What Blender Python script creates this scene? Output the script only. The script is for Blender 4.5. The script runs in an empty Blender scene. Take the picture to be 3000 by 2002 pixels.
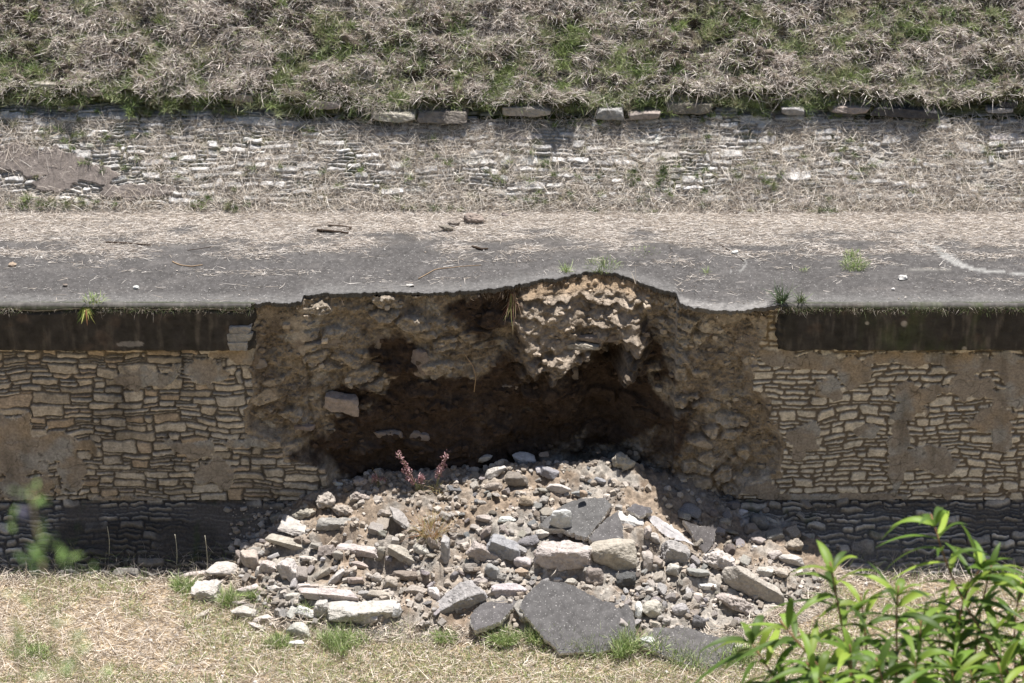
import bpy, math, random
import numpy as np
from mathutils import Vector, Matrix, Euler

# ------------------------------------------------------------------ camera
PITCH = math.radians(26); DIST = 44.0; ZL = 3.27; FPX = 8762.0
sc = bpy.context.scene
COL = sc.collection
cam_d = bpy.data.cameras.new("camera"); cam = bpy.data.objects.new("camera", cam_d); COL.objects.link(cam)
CAM = np.array([0.0, -DIST*math.cos(PITCH), ZL+DIST*math.sin(PITCH)])
cam.location = CAM; cam.rotation_euler = (math.pi/2-PITCH, 0, 0)
cam_d.sensor_width = 36; cam_d.lens = 36*FPX/3000; cam_d.clip_start = .2; cam_d.clip_end = 400
cam_d.dof.use_dof = True; cam_d.dof.focus_distance = 44; cam_d.dof.aperture_fstop = 15.0
sc.camera = cam
# ------------------------------------------------------------------ light
SUN = np.array([0.09, 0.17, 1.0]); SUN /= np.linalg.norm(SUN)
sun_d = bpy.data.lights.new("sun", 'SUN'); sun_o = bpy.data.objects.new("sun", sun_d); COL.objects.link(sun_o)
sun_d.energy = 5.0; sun_d.angle = math.radians(.5); sun_d.color = (1, .965, .92)
sun_o.rotation_euler = Vector(SUN).to_track_quat('Z', 'Y').to_euler()
w = bpy.data.worlds.new("World"); sc.world = w; w.use_nodes = True
nt = w.node_tree; bg = nt.nodes['Background']; sky = nt.nodes.new('ShaderNodeTexSky')
sky.sky_type = 'NISHITA'; sky.sun_disc = False
sky.sun_elevation = math.asin(SUN[2]); sky.sun_rotation = math.atan2(SUN[0], SUN[1])
nt.links.new(sky.outputs[0], bg.inputs[0]); bg.inputs[1].default_value = .062
sc.view_settings.view_transform = 'Standard'; sc.view_settings.look = 'None'
sc.view_settings.exposure = .95; sc.view_settings.gamma = 1
sc.cycles.use_denoising = True
sc.cycles.max_bounces = 6; sc.cycles.diffuse_bounces = 4; sc.cycles.transparent_max_bounces = 4

# ------------------------------------------------------------------ pixels -> rays (2350 px wide picture)
K = 3000/2350
def ray(x, y):
    u = (x*K-1500)/FPX; v = (1001-y*K)/FPX
    return np.array([u, math.cos(PITCH)+v*math.sin(PITCH), -math.sin(PITCH)+v*math.cos(PITCH)])
def onY(x, y, Y):
    d = ray(x, y); return CAM+d*((Y-CAM[1])/d[1])
def onZ(x, y, Z):
    d = ray(x, y); return CAM+d*((Z-CAM[2])/d[2])
def on_dist(x, y, t):
    d = ray(x, y); return CAM+d*t/np.linalg.norm(d)

# ------------------------------------------------------------------ noise
_r = np.random.RandomState(7)
PERM = np.tile(_r.permutation(4096), 2).astype(np.int64); GR = _r.normal(size=(4096, 3)); GR /= np.linalg.norm(GR, axis=1)[:, None]
def perlin(P):
    Pi = np.floor(P).astype(np.int64); f = P-Pi; t = f*f*f*(f*(f*6-15)+10); out = 0
    X, Y, Z = Pi[..., 0] & 4095, Pi[..., 1] & 4095, Pi[..., 2] & 4095
    for i in (0, 1):
        for j in (0, 1):
            for k in (0, 1):
                h = PERM[(PERM[(PERM[(X+i) & 4095]+Y+j) & 4095]+Z+k) & 4095]
                g = GR[h]
                d = (g[..., 0]*(f[..., 0]-i)+g[..., 1]*(f[..., 1]-j)+g[..., 2]*(f[..., 2]-k))
                wt = (t[..., 0] if i else 1-t[..., 0])*(t[..., 1] if j else 1-t[..., 1])*(t[..., 2] if k else 1-t[..., 2])
                out = out+d*wt
    return out*1.5
def fbm(P, scale, octv=4, seed=0, ridge=False, gain=.5):
    P = np.asarray(P, float); o = 0; a = 1; s = scale; n = 0
    off = np.array([seed*17.13+3.3, seed*7.77+11.1, seed*3.91+5.7])
    for _ in range(octv):
        v = perlin(P*s+off)
        if ridge: v = 1-2*np.abs(v)
        o = o+a*v; n += a; a *= gain; s *= 2.03; off = off+19.7
    return o/n
def xyz(x, y, z=0):
    x = np.asarray(x, float); return np.stack([x, np.broadcast_to(y, x.shape), np.broadcast_to(z, x.shape)], -1)
def sstep(a, b, x):
    t = np.clip((x-a)/(b-a), 0, 1); return t*t*(3-2*t)
def worley(x, y, s, seed=0):
    X = x*s; Y = y*s; xi = np.floor(X).astype(np.int64); yi = np.floor(Y).astype(np.int64)
    best = np.full(X.shape, 9.); bid = np.zeros(X.shape, np.int64); sec = np.full(X.shape, 9.)
    for i in (-1, 0, 1):
        for j in (-1, 0, 1):
            h = PERM[(PERM[(xi+i+seed*31) & 4095]+yi+j) & 4095]
            px = xi+i+(h % 97)/97.; py = yi+j+((h//97) % 41)/41.
            d = np.hypot(px-X, py-Y)
            m = d < best; sec = np.where(m, best, np.minimum(sec, d)); bid = np.where(m, h, bid); best = np.where(m, d, best)
    return best, sec, bid

# ------------------------------------------------------------------ mesh helpers
def mk(name, V, faces, mat, parent=None, cols=None, smooth=False):
    """faces: list of (n,k) int arrays"""
    V = np.asarray(V, np.float32).reshape(-1, 3); me = bpy.data.meshes.new(name)
    faces = [np.asarray(f, np.int32) for f in faces if len(f)]
    me.vertices.add(len(V)); me.vertices.foreach_set('co', V.ravel())
    tot = np.concatenate([np.full(len(f), f.shape[1], np.int32) for f in faces])
    idx = np.concatenate([f.ravel() for f in faces])
    me.loops.add(len(idx)); me.loops.foreach_set('vertex_index', idx)
    me.polygons.add(len(tot)); st = np.zeros(len(tot), np.int32); st[1:] = np.cumsum(tot)[:-1]
    me.polygons.foreach_set('loop_start', st)
    try: me.polygons.foreach_set('loop_total', tot)
    except Exception: pass
    me.polygons.foreach_set('use_smooth', np.full(len(tot), bool(smooth)))
    if cols is not None:
        a = me.color_attributes.new('Col', 'FLOAT_COLOR', 'POINT')
        c = np.ones((len(V), 4), np.float32); c[:, :3] = np.clip(cols.reshape(-1, 3), 0, 1); a.data.foreach_set('color', c.ravel())
    me.update(calc_edges=True)
    me.materials.append(mat)
    o = bpy.data.objects.new(name, me); COL.objects.link(o)
    if parent is not None: o.parent = parent
    return o
def grid_faces(ny, nx, keep=None):
    i = np.arange(ny-1)[:, None]*nx+np.arange(nx-1)[None, :]
    f = np.stack([i, i+1, i+nx+1, i+nx], -1)
    return f.reshape(-1, 4) if keep is None else f[keep]
def mk_grid(name, P, mat, parent=None, cols=None, keep=None, smooth=True):
    ny, nx = P.shape[:2]; f = grid_faces(ny, nx, keep); V = P.reshape(-1, 3); c = None if cols is None else cols.reshape(-1, 3)
    if keep is not None:
        u, inv = np.unique(f, return_inverse=True); f = inv.reshape(f.shape); V = V[u]; c = None if c is None else c[u]
    return mk(name, V, [f], mat, parent, c, smooth)
def tag(o, label=None, cat=None, group=None, kind=None):
    for k, v in (('label', label), ('category', cat), ('group', group), ('kind', kind)):
        if v: o[k] = v
    return o
def empty(name, loc=(0, 0, 0)):
    o = bpy.data.objects.new(name, None); COL.objects.link(o); o.location = loc; return o
def lerp(a, b, t): return a+(b-a)*t
def mixc(a, b, t): return a+(np.asarray(b)-a)*np.asarray(t)[..., None]
def const(shape, c): return np.broadcast_to(np.array(c, float), tuple(shape)+(3,)).copy()

# ------------------------------------------------------------------ materials
def material(name, src='attr', nscale=25, namp=.35, bump=.4, bscale=60, bdist=.01, rough=.95, speck=0, speck_s=70, trans=0, gloss=0, fine=0):
    m = bpy.data.materials.new(name); m.use_nodes = True; t = m.node_tree; N = t.nodes; L = t.links
    b = N['Principled BSDF']; b.inputs['Roughness'].default_value = rough
    b.inputs['Specular IOR Level'].default_value = gloss if gloss else .15
    geo = N.new('ShaderNodeTexCoord'); co = geo.outputs['Object']
    if src == 'attr':
        a = N.new('ShaderNodeAttribute'); a.attribute_name = 'Col'; c = a.outputs['Color']
    else:
        a = N.new('ShaderNodeObjectInfo'); c = a.outputs['Color']
    if namp:
        n = N.new('ShaderNodeTexNoise'); n.inputs['Scale'].default_value = nscale; n.inputs['Detail'].default_value = 6; n.inputs['Roughness'].default_value = .65
        L.new(co, n.inputs['Vector'])
        mr = N.new('ShaderNodeMapRange'); mr.inputs['From Min'].default_value = .3; mr.inputs['From Max'].default_value = .7
        mr.inputs['To Min'].default_value = 1-namp; mr.inputs['To Max'].default_value = 1+namp
        L.new(n.outputs['Fac'], mr.inputs['Value'])
        mx = N.new('ShaderNodeMix'); mx.data_type = 'RGBA'; mx.blend_type = 'MULTIPLY'; mx.inputs['Factor'].default_value = 1
        L.new(c, mx.inputs['A']); L.new(mr.outputs['Result'], mx.inputs['B']); c = mx.outputs['Result']
    if speck:
        v = N.new('ShaderNodeTexNoise'); v.inputs['Scale'].default_value = speck_s; v.inputs['Detail'].default_value = 3; L.new(co, v.inputs['Vector'])
        r = N.new('ShaderNodeMapRange'); r.inputs['From Min'].default_value = .62; r.inputs['From Max'].default_value = .72; r.inputs['To Max'].default_value = speck
        L.new(v.outputs['Fac'], r.inputs['Value'])
        mx = N.new('ShaderNodeMix'); mx.data_type = 'RGBA'; L.new(r.outputs['Result'], mx.inputs['Factor']); L.new(c, mx.inputs['A']); mx.inputs['B'].default_value = (.5, .48, .46, 1); c = mx.outputs['Result']
    L.new(c, b.inputs['Base Color'])
    if bump:
        n2 = N.new('ShaderNodeTexNoise'); n2.inputs['Scale'].default_value = bscale; n2.inputs['Detail'].default_value = 5; n2.inputs['Roughness'].default_value = .6; L.new(co, n2.inputs['Vector'])
        bm = N.new('ShaderNodeBump'); bm.inputs['Strength'].default_value = bump; bm.inputs['Distance'].default_value = bdist
        L.new(n2.outputs['Fac'], bm.inputs['Height']); L.new(bm.outputs['Normal'], b.inputs['Normal'])
    if trans:
        tr = N.new('ShaderNodeBsdfTranslucent'); L.new(c, tr.inputs['Color']); ms = N.new('ShaderNodeMixShader'); ms.inputs[0].default_value = trans
        L.new(b.outputs[0], ms.inputs[1]); L.new(tr.outputs[0], ms.inputs[2]); L.new(ms.outputs[0], N['Material Output'].inputs['Surface'])
    return m
M_STONE = material('wall_stone', nscale=30, namp=.3, bump=.6, bscale=45, bdist=.015)
M_CONC = material('aged_concrete', nscale=16, namp=.32, bump=.6, bscale=90, bdist=.006, speck=.35, speck_s=38)
M_FASCIA = material('stained_render', nscale=6, namp=.35, bump=.5, bscale=50, bdist=.01)
M_EARTH = material('earth_fill', nscale=14, namp=.4, bump=.9, bscale=35, bdist=.03)
M_SOIL = material('soil', nscale=20, namp=.35, bump=.8, bscale=50, bdist=.02)
M_ROCK = material('rubble_stone', src='obj', nscale=11, namp=.3, bump=1.0, bscale=24, bdist=.035)
M_SLAB = material('broken_screed', src='obj', nscale=7, namp=.38, bump=.6, bscale=90, bdist=.006, speck=.6, speck_s=38)
M_PEB = material('pebble', nscale=20, namp=.25, bump=.4, bscale=60)
M_BLADE = material('grass_blade', namp=0, bump=0, trans=.14, rough=.7)
M_LEAF = material('leaf', namp=0, bump=0, trans=.4, rough=.5, gloss=.3)
M_BARK = material('bark', src='obj', nscale=60, namp=.3, bump=.5)

# ------------------------------------------------------------------ stone courses
def courses(u, v, unit, cu, lens, hw, seed, vr=(.7, 1.35), xgap=0):
    """irregular coursed stones. returns h 0..1, id, edge distance in metres"""
    rng = random.Random(seed); u0, u1 = u.min()-.2, u.max()+.2; v0, v1 = v.min()-.2, v.max()+.3
    rows = [v0]
    while rows[-1] < v1: rows.append(rows[-1]+unit*rng.uniform(*vr))
    nr = len(rows)-1; nc = int((u1-u0)/cu)+1; occ = -np.ones((nr, nc), int); R = []
    for r in range(nr):
        c = 0
        while c < nc:
            if occ[r, c] >= 0: c += 1; continue
            k = rng.choices((1, 2, 3), hw)[0]; L = max(2, int(rng.uniform(*lens[k])/cu)); L = min(L, nc-c)
            e = 0
            while e < L and occ[r, c+e] < 0: e += 1
            if e < L: L = e
            if L*cu < .09 and k > 1: k = 1
            k = min(k, nr-r)
            while k > 1 and (occ[r:r+k, c:c+L] >= 0).any(): k -= 1
            occ[r:r+k, c:c+L] = len(R); R.append((u0+c*cu, u0+(c+L)*cu, rows[r], rows[r+k])); c += L
    R = np.array(R); rg = np.random.RandomState(seed)
    ri = np.clip(np.searchsorted(rows, v)-1, 0, nr-1); ci = np.clip(((u-u0)/cu).astype(int), 0, nc-1); ids = occ[ri, ci]
    q = R[ids]; n = len(R); jt = rg.uniform(-1, 1, (n, 4))[ids]
    cx = (q[..., 0]+q[..., 1])/2; cy = (q[..., 2]+q[..., 3])/2; hx = (q[..., 1]-q[..., 0])/2; hy = (q[..., 3]-q[..., 2])/2
    du = u-cx; dv = v-cy; dv = dv+jt[..., 0]*.10*du*np.minimum(1, hy/hx*2); du = du+jt[..., 1]*.25*dv
    gap = .004+xgap+.004*(jt[..., 2]+1); ax = np.abs(du)-hx+gap; ay = np.abs(dv)-hy+gap; rad = np.minimum(hy*.7, .03)
    d = np.hypot(np.maximum(ax+rad, 0), np.maximum(ay+rad, 0))+np.minimum(np.maximum(ax+rad, ay+rad), 0)-rad
    h = sstep(-.004, .018, -d)
    return h, ids, -d, jt, rg.uniform(0, 1, (n, 6))[ids], dv/np.maximum(hy, .02), du

def inpoly(x, y, poly):
    ins = np.zeros(x.shape, bool); n = len(poly)
    for i in range(n):
        x0, y0 = poly[i]; x1, y1 = poly[(i+1) % n]
        if y0 == y1: continue
        c = ((y0 > y) != (y1 > y)) & (x < (x1-x0)*(y-y0)/(y1-y0)+x0); ins ^= c
    return ins
def blur(a, r):
    a = a.astype(float)
    for _ in range(2):
        for ax in (0, 1):
            p = np.pad(a, [(r+1, r) if i == ax else (0, 0) for i in (0, 1)], mode='edge'); c = np.cumsum(p, axis=ax)
            n = a.shape[ax]
            a = (np.take(c, np.arange(2*r+1, 2*r+1+n), axis=ax)-np.take(c, np.arange(0, n), axis=ax))/(2*r+1)
    return a
def blobs(x, z, lst, plane, seed, noise=.18, ns=4):
    """soft patch mask from picture-space ellipses lying on a wall plane"""
    m = np.full(x.shape, -1.); nz = fbm(xyz(x, 0, z), ns, 5, seed)*noise*2.2
    for (px, py, rx, ry) in lst:
        c = plane(px, py); m = np.maximum(m, 1-np.hypot((x-c[0])/(rx/156.), (z-c[1])/(ry/140.))+nz*1.6)
    return m
Hwall = lambda px, py: (onY(px, py, 0)[0], onY(px, py, 0)[2])

# ------------------------------------------------------------------ terrace edge
ZT = 3.96; Z_PB = .628
EDGE_PX = [(0, 690), (300, 690), (560, 691), (640, 690), (693, 689), (697, 673), (740, 669), (800, 667), (860, 665), (980, 667), (1060, 664), (1110, 659), (1150, 655), (1200, 645),
           (1240, 637), (1290, 630), (1340, 620), (1380, 618), (1420, 622), (1455, 638), (1490, 652), (1530, 662), (1552, 668), (1560, 690), (1590, 700), (1640, 706), (1700, 706), (1760, 700), (1800, 691), (2350, 690)]
EX = np.array([onZ(x, y, ZT)[0] for x, y in EDGE_PX]); EY = np.array([onZ(x, y, ZT)[1] for x, y in EDGE_PX]); EY -= EY[0]+.13
X_FL = onY(585, 750, -.2)[0]; X_FR = onY(1785, 750, -.2)[0]
def edgeY(x):
    y = np.interp(x, EX, EY); b = (x > X_FL) & (x < X_FR)
    return y+np.where(b, fbm(xyz(x, 0), 5, 5, 3)*.11+fbm(xyz(x, 0), 24, 3, 4)*.06, 0)
Y_BACK = onZ(1175, 487, ZT)[1]-EY[0]*0
Y_BACK = onZ(1175, 487, ZT)[1]

def build_terrace():
    xs = np.concatenate([np.arange(-13, -8, .06), np.arange(-8, 8, .014), np.arange(8, 13.01, .06)])
    vs = np.concatenate([np.linspace(0, .05, 4), np.linspace(.07, 1, 42)])
    e = edgeY(xs); Y = e[None]+(Y_BACK+.35-e[None])*vs[:, None]; X = np.broadcast_to(xs, Y.shape)
    ins = (xs > X_FL-.05) & (xs < X_FR+.05)
    Z = ZT+fbm(xyz(X, Y), .8, 3, 9)*.012-np.where(ins, 0, 0)[None]*0
    P = np.stack([X, Y, Z], -1)
    # broken edge: face down, roughened, then back underneath
    rows = []
    th = .075+.06*fbm(xyz(xs, 0), 5, 3, 11)
    for dz, dy in ((1, .02), (.7, .0), (.35, .006), (.1, -.004)):
        ny = fbm(xyz(xs, dz*3), 25, 3, 12)*.018*ins
        rows.append(np.stack([xs, e+dy+ny, ZT-th*dz+fbm(xyz(xs, dz), 14, 3, 14)*.012], -1))
    und = np.stack([xs, e+.5, ZT-th], -1)
    P = np.concatenate([und[None], np.array(rows), P], 0)
    X, Y, Z = P[..., 0], P[..., 1], P[..., 2]
    c = const(X.shape, (.066, .062, .060))
    n = fbm(xyz(X, Y), 1.3, 5, 21); c *= (1+.32*n)[..., None]
    c *= (1+.35*fbm(xyz(X, Y), 9, 4, 23))[..., None]; c *= (1-.55*np.exp(-(fbm(xyz(X, Y), .55, 4, 24)/.0045)**2)*sstep(-.2, .2, fbm(xyz(X, Y), .5, 2, 25)))[..., None]; c = mixc(c, (.125, .115, .108), sstep(.1, .5, fbm(xyz(X, Y*2.5), 2.6, 5, 22))*.5)
    d = Y-edgeY(X)
    # pale worn band along the lip, cement repair on the right of the notch
    c = mixc(c, (.13, .125, .12), sstep(.45, .1, d)*.6*(X < 9))
    rep = sstep(.28, .16, d+fbm(xyz(X, Y), 5, 3, 5)*.1)*((X > onZ(1562, 700, ZT)[0]) & (X < onZ(1760, 700, ZT)[0]))
    c = mixc(c, (.20, .19, .18), rep*.75*sstep(-.5, .1, fbm(xyz(X, Y), 6, 4, 5)))
    c = mixc(c, (.055, .062, .035), sstep(.07, .0, d+fbm(xyz(X, Y), 9, 3, 6)*.05)*(1-rep)*.85*((X < X_FL) | (X > X_FR)))
    c = mixc(c, (.26, .225, .19), .75*sstep(1.9, .2, Y_BACK-Y)*sstep(-.35, .3, fbm(xyz(X*.7, Y*2.2), 1.3, 5, 175)+.5*sstep(1., .1, Y_BACK-Y)))
    c = mixc(c, (.25, .22, .19), sstep(.25, .0, Y_BACK-Y)*.6)
    c[:5] *= .8
    # cement-filled cracks
    def line(pts, wd):
        m = np.zeros(X.shape); Q = [onZ(a, b, ZT) for a, b in pts]
        for (A, B, w0, w1) in zip(Q[:-1], Q[1:], wd[:-1], wd[1:]):
            ab = B[:2]-A[:2]; t = np.clip(((X-A[0])*ab[0]+(Y-A[1])*ab[1])/(ab@ab), 0, 1)
            dd = np.hypot(X-A[0]-t*ab[0], Y-A[1]-t*ab[1])+fbm(xyz(X, Y), 7, 3, 8)*.03
            m = np.maximum(m, sstep(1.25, .85, dd/(w0+(w1-w0)*t)))
        return m
    c = mixc(c, (.21, .205, .195), line([(2100, 552), (2150, 570), (2175, 590), (2200, 607), (2240, 620), (2300, 626), (2400, 634)], [.02, .06, .09, .07, .05, .03, .015]))
    c = mixc(c, (.20, .195, .185), line([(1660, 622), (1700, 622), (1714, 605), (1700, 590), (1650, 560), (1625, 545)], [.03, .02, .018, .02, .018, .012])*.7)
    c = mixc(c, (.19, .18, .165), line([(1990, 615), (2080, 618), (2200, 620)], [.012, .015, .02])*.6)
    o = mk_grid('pavement', P, M_CONC, None, c); tag(o, kind='structure', label='grey concrete top of the terrace with a broken front edge')
    return P[5:]
TER = build_terrace()
tag_dark = None

# ------------------------------------------------------------------ retaining wall
WALL = tag(empty('retaining_wall', (0, 0, 0)), 'long stone retaining wall with a collapsed stretch under the concrete terrace', 'wall')
HPOLY = [(592, 640), (588, 700), (578, 760), (580, 800), (572, 860), (576, 900), (560, 960), (565, 1000), (640, 1008), (652, 1060), (750, 1072), (752, 1150), (740, 1500), (1700, 1500), (1700, 1150), (1690, 1142), (1705, 1110), (1790, 1100), (1802, 1005), (1768, 960), (1764, 905),
         (1728, 895), (1724, 868), (1742, 840), (1738, 812), (1752, 780), (1770, 700), (1780, 640)]
HP = [Hwall(a, b) for a, b in HPOLY]
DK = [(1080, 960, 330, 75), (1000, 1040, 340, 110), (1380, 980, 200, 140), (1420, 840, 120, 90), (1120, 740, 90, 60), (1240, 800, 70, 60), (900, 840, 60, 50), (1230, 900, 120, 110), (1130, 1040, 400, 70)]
def build_wall():
    st = .0125
    xs = np.arange(-10.5, 10.5, st); zs = np.arange(Z_PB, ZT-.05, st); X, Zz = np.meshgrid(xs, zs)
    wu = X+fbm(xyz(X, 0, Zz), 4, 3, 31)*.07+fbm(xyz(X, 0, Zz), 16, 3, 30)*.022
    wv = Zz+fbm(xyz(X, 0, Zz*1.2), 1.1, 2, 32)*.10+fbm(xyz(X, 0, Zz), 5, 3, 33)*.035+fbm(xyz(X, 0, Zz), 18, 3, 29)*.014
    right = X > 1.5
    L = dict({1: (.17, .50), 2: (.22, .58), 3: (.30, .62)})
    a = courses(wu, wv, .056, .03, L, (6, 3.6, 1.2), 5)
    b = courses(wu, wv-.05*(X-4)*.6, .082, .03, {1: (.16, .40), 2: (.2, .40), 3: (.2, .4)}, (8, 1.6, .0), 8, (.7, 1.35), .005)
    S = [np.where(right, q, p) if p.ndim == 2 else np.where(right[..., None], q, p) for p, q in zip(a, b)]
    h, ids, ed, jt, rv, dvn, du = S
    fn = fbm(xyz(X, 0, Zz), 9, 5, 34); ff = fbm(xyz(X, 0, Zz), 40, 3, 35)
    gapdeep = np.where(right, .022, .034)
    prot = h*(gapdeep+.028*(rv[..., 0]-.35)+.010*dvn*jt[..., 3])+.012*fn*h+.004*ff
    c = const(X.shape, (.40, .35, .285)); c *= (0.68+.5*rv[..., 1])[..., None]
    c = mixc(c, (.37, .34, .30), (rv[..., 2] > .62)*.65); c = mixc(c, (.30, .215, .14), (rv[..., 3] > .84)*.5)
    c = np.where(right[..., None], mixc(c, (.54, .495, .42), .75*np.ones(X.shape)), c)
    c *= (1+.5*fn+.35*fbm(xyz(X, 0, Zz*4), 9, 4, 36))[..., None]
    mort = np.where(right[..., None], np.array([.13, .108, .086]), np.array([.10, .088, .077]))
    c = mort*(1-h[..., None])+c*h[..., None]
    # plaster remains
    PL = [(20, 980, 75, 40), (35, 1050, 85, 70), (120, 1025, 100, 30), (60, 1110, 80, 30), (170, 1085, 40, 50), (455, 848, 80, 32), (330, 868, 60, 22), (590, 812, 120, 22), (590, 1015, 90, 12), (560, 1180, 40, 30), (500, 1075, 45, 45), (430, 1030, 60, 24), (300, 1150, 90, 12),
          (1790, 822, 50, 18), (1870, 830, 90, 20), (1965, 862, 40, 34), (1905, 890, 30, 24), (2110, 822, 110, 14), (2230, 830, 120, 24), (2335, 850, 50, 40), (2100, 905, 55, 26), (2085, 945, 42, 26), (2062, 1010, 26, 60), (2058, 1075, 16, 60), (2110, 1050, 45, 26),
          (2150, 1060, 50, 30), (2290, 960, 50, 34), (2220, 890, 80, 30), (2320, 915, 45, 26), (1850, 1005, 30, 28), (1832, 1035, 16, 22), (1990, 990, 26, 18), (2300, 1010, 30, 22), (1940, 1140, 220, 8), (2180, 1125, 100, 10), (1730, 1112, 50, 24)]
    pm = blobs(X, Zz, PL, Hwall, 41, .40, 3.2)+.04; pl = sstep(.0, .03, pm)
    pc = const(X.shape, (.235, .205, .175)); pc = mixc(pc, (.27, .215, .155), sstep(.0, .35, fbm(xyz(X, 0, Zz), 1.6, 4, 42))*.8)
    pc = mixc(pc, (.27, .265, .255), sstep(.0, .3, fbm(xyz(X, 0, Zz), 2.1, 4, 43))*.9); pc *= (1+.35*fn)[..., None]
    lip = sstep(.0, .02, pm)*sstep(.10, .03, pm)*sstep(-.2, .2, fbm(xyz(X, 0, Zz), 3, 3, 47)); pc = mixc(pc, (.46, .41, .34), lip*.8); pc *= (1-.5*np.exp(-(np.abs(fbm(xyz(X, 0, Zz), 2.2, 3, 48))/.012)**2))[..., None]
    lev = np.where(right, .030, .046)+.010*fbm(xyz(X, 0, Zz), 2.5, 3, 44)+.003*ff
    prot = lerp(prot, np.maximum(prot*.5+lev*.6, lev), pl); c = mixc(c, 0, 0*pl)*(1-pl[..., None])+pc*pl[..., None]
    # stains under the cornice
    zt = 3.19; c = mixc(c, (.26, .185, .09), sstep(.30, .0, zt-Zz)*.55*sstep(-.3, .3, fbm(xyz(X, 0, Zz), 2, 3, 45)))
    c *= (1-.35*sstep(.0, .45, fbm(xyz(X*1.5, 0, Zz*.35), 2.2, 4, 46)))[..., None]
    # hollow
    hx = X+fbm(xyz(X, 0, Zz), 4, 4, 51)*.12; hz = Zz+fbm(xyz(X, 0, Zz), 4, 4, 52)*.10
    m = inpoly(hx, hz, HP); mw = np.maximum(blur(m, 14)*2-1, 0); mw2 = sstep(.0, .8, blur(m, 13)*2-1)
    eY = np.interp(X, EX, EY)
    low = np.clip((3.9-Zz)/3.2, 0, 1)
    D = np.maximum(eY, .05)+.13+.05*fbm(xyz(X, 0, Zz), 1.5, 3, 53)
    ctr = sstep(-3.2, -1.6, X)*sstep(3.7, 2.2, X)
    D = D-ctr*.10*sstep(.3, .95, low)+.12*sstep(.1, .6, low)-.12*(1-ctr)
    D = np.where(X > 2.5, D*.0+(.42+.55*sstep(.2, 1, low)), D) if False else D
    rw = fbm(xyz(X, 0, Zz*1.3), 2.2, 5, 54); D = D-.22*rw*sstep(0, .3, mw)
    bst, sec, bid = worley(X+fbm(xyz(X, 0, Zz), 3, 2, 55)*.2, Zz*1.7, 2.6, 3)
    stone_in = ((bid % 100) < 38)*sstep(.12, .28, sec-bst)
    D = D-.10*stone_in*mw2
    dkm = sstep(-.1, .25, blobs(X, Zz, DK, Hwall, 66, .22, 2.2))
    D = D-(1-.65*dkm)*(.10*fbm(xyz(X, 0, Zz), 8, 5, 56, gain=.62)+.04*fbm(xyz(X, 0, Zz), 26, 3, 57))
    # the central mass that still stands, raked by the sun through the notch
    hd = ZT-Zz; sunp = np.interp(X+hd*SUN[0]/SUN[2], EX, EY)-hd*(SUN[1]/SUN[2])
    mass = sstep(-.10, .30, X+fbm(xyz(X, 0, Zz), 2.4, 4, 58)*.35)*sstep(2.10, 1.70, X+fbm(xyz(X, 0, Zz), 2.6, 4, 59)*.3)
    fade = sstep(2.35, 3.0, Zz+1.0*fbm(xyz(X, 0, Zz), 2.0, 5, 60)-.3*sstep(.6, 1.0, X)*0)
    fade2 = sstep(.55, .05, np.abs(X-.62)+.5*fbm(xyz(X, 0, Zz), 3, 4, 60))*sstep(1.3, 2.1, Zz)*.5
    rough = fbm(xyz(X, 0, Zz*1.25), 4.2, 5, 61, gain=.55); rid = fbm(xyz(X, 0, Zz*1.8), 6, 4, 62, ridge=True)
    lz = Zz*2.5+1.3*fbm(xyz(X, 0, Zz), 1.3, 4, 71); saw = 1-(lz-np.floor(lz)); saw = np.where(saw > .86, (1-saw)/.14*.86, saw)
    lz2 = Zz*6+1.6*fbm(xyz(X, 0, Zz), 3.0, 3, 72); saw2 = 1-(lz2-np.floor(lz2)); saw2 = np.where(saw2 > .8, (1-saw2)*4, saw2)
    Bm = sunp+.03-.20*(3.95-Zz)-.14*saw-.075*saw2*sstep(-.2, .3, fbm(xyz(X, 0, Zz), 2, 3, 73))-.19*rough
    Bm = lerp(np.interp(X, EX, EY)+.02, Bm, sstep(3.93, 3.66, Zz+.08*fbm(xyz(X, 0, Zz), 3, 3, 74)))
    wgt = mass*np.maximum(fade, fade2*.85)
    D = lerp(D, np.minimum(D, Bm), wgt)
    D = np.where(m, np.maximum(D, .06), D)
    Yh = -prot*(1-mw2)+D*mw2
    Yw = -prot; Y = np.where(m, lerp(Yw*.3, Yh, sstep(0, .35, mw)), Yw)
    # earth colours
    tan = const(X.shape, (.26, .215, .165)); tan = mixc(tan, (.15, .12, .093), sstep(-.2, .4, fbm(xyz(X, 0, Zz), 2.4, 4, 63)))
    tan = mixc(tan, (.33, .30, .26), sstep(.05, .45, fbm(xyz(X, 0, Zz), 3.1, 4, 64)))
    tan = mixc(tan, (.36, .31, .25), stone_in*.6)
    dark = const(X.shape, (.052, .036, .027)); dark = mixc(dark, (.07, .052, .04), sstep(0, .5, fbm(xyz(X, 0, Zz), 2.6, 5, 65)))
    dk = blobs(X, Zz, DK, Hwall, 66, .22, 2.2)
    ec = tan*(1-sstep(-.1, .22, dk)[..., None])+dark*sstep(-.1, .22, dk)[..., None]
    mc = const(X.shape, (.29, .24, .19)); mc = mixc(mc, (.17, .135, .10), sstep(.0, .4, fbm(xyz(X, 0, Zz), 4, 4, 67)))
    mc = mixc(mc, (.27, .20, .135), sstep(3.66, 3.78, Zz)); wc = (wgt*sstep(2.1, 2.9, Zz+.3*fbm(xyz(X, 0, Zz), 3, 3, 75)))[..., None]; ec = ec*(1-wc)+mc*wc
    ec *= (1+.5*fbm(xyz(X, 0, Zz), 11, 4, 68))[..., None]
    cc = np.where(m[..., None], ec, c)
    P = np.stack([X, Y, Zz], -1)
    mf = m[:-1, :-1]; xc = X[:-1, :-1]
    top = Zz[:-1, :-1] > 3.3
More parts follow.
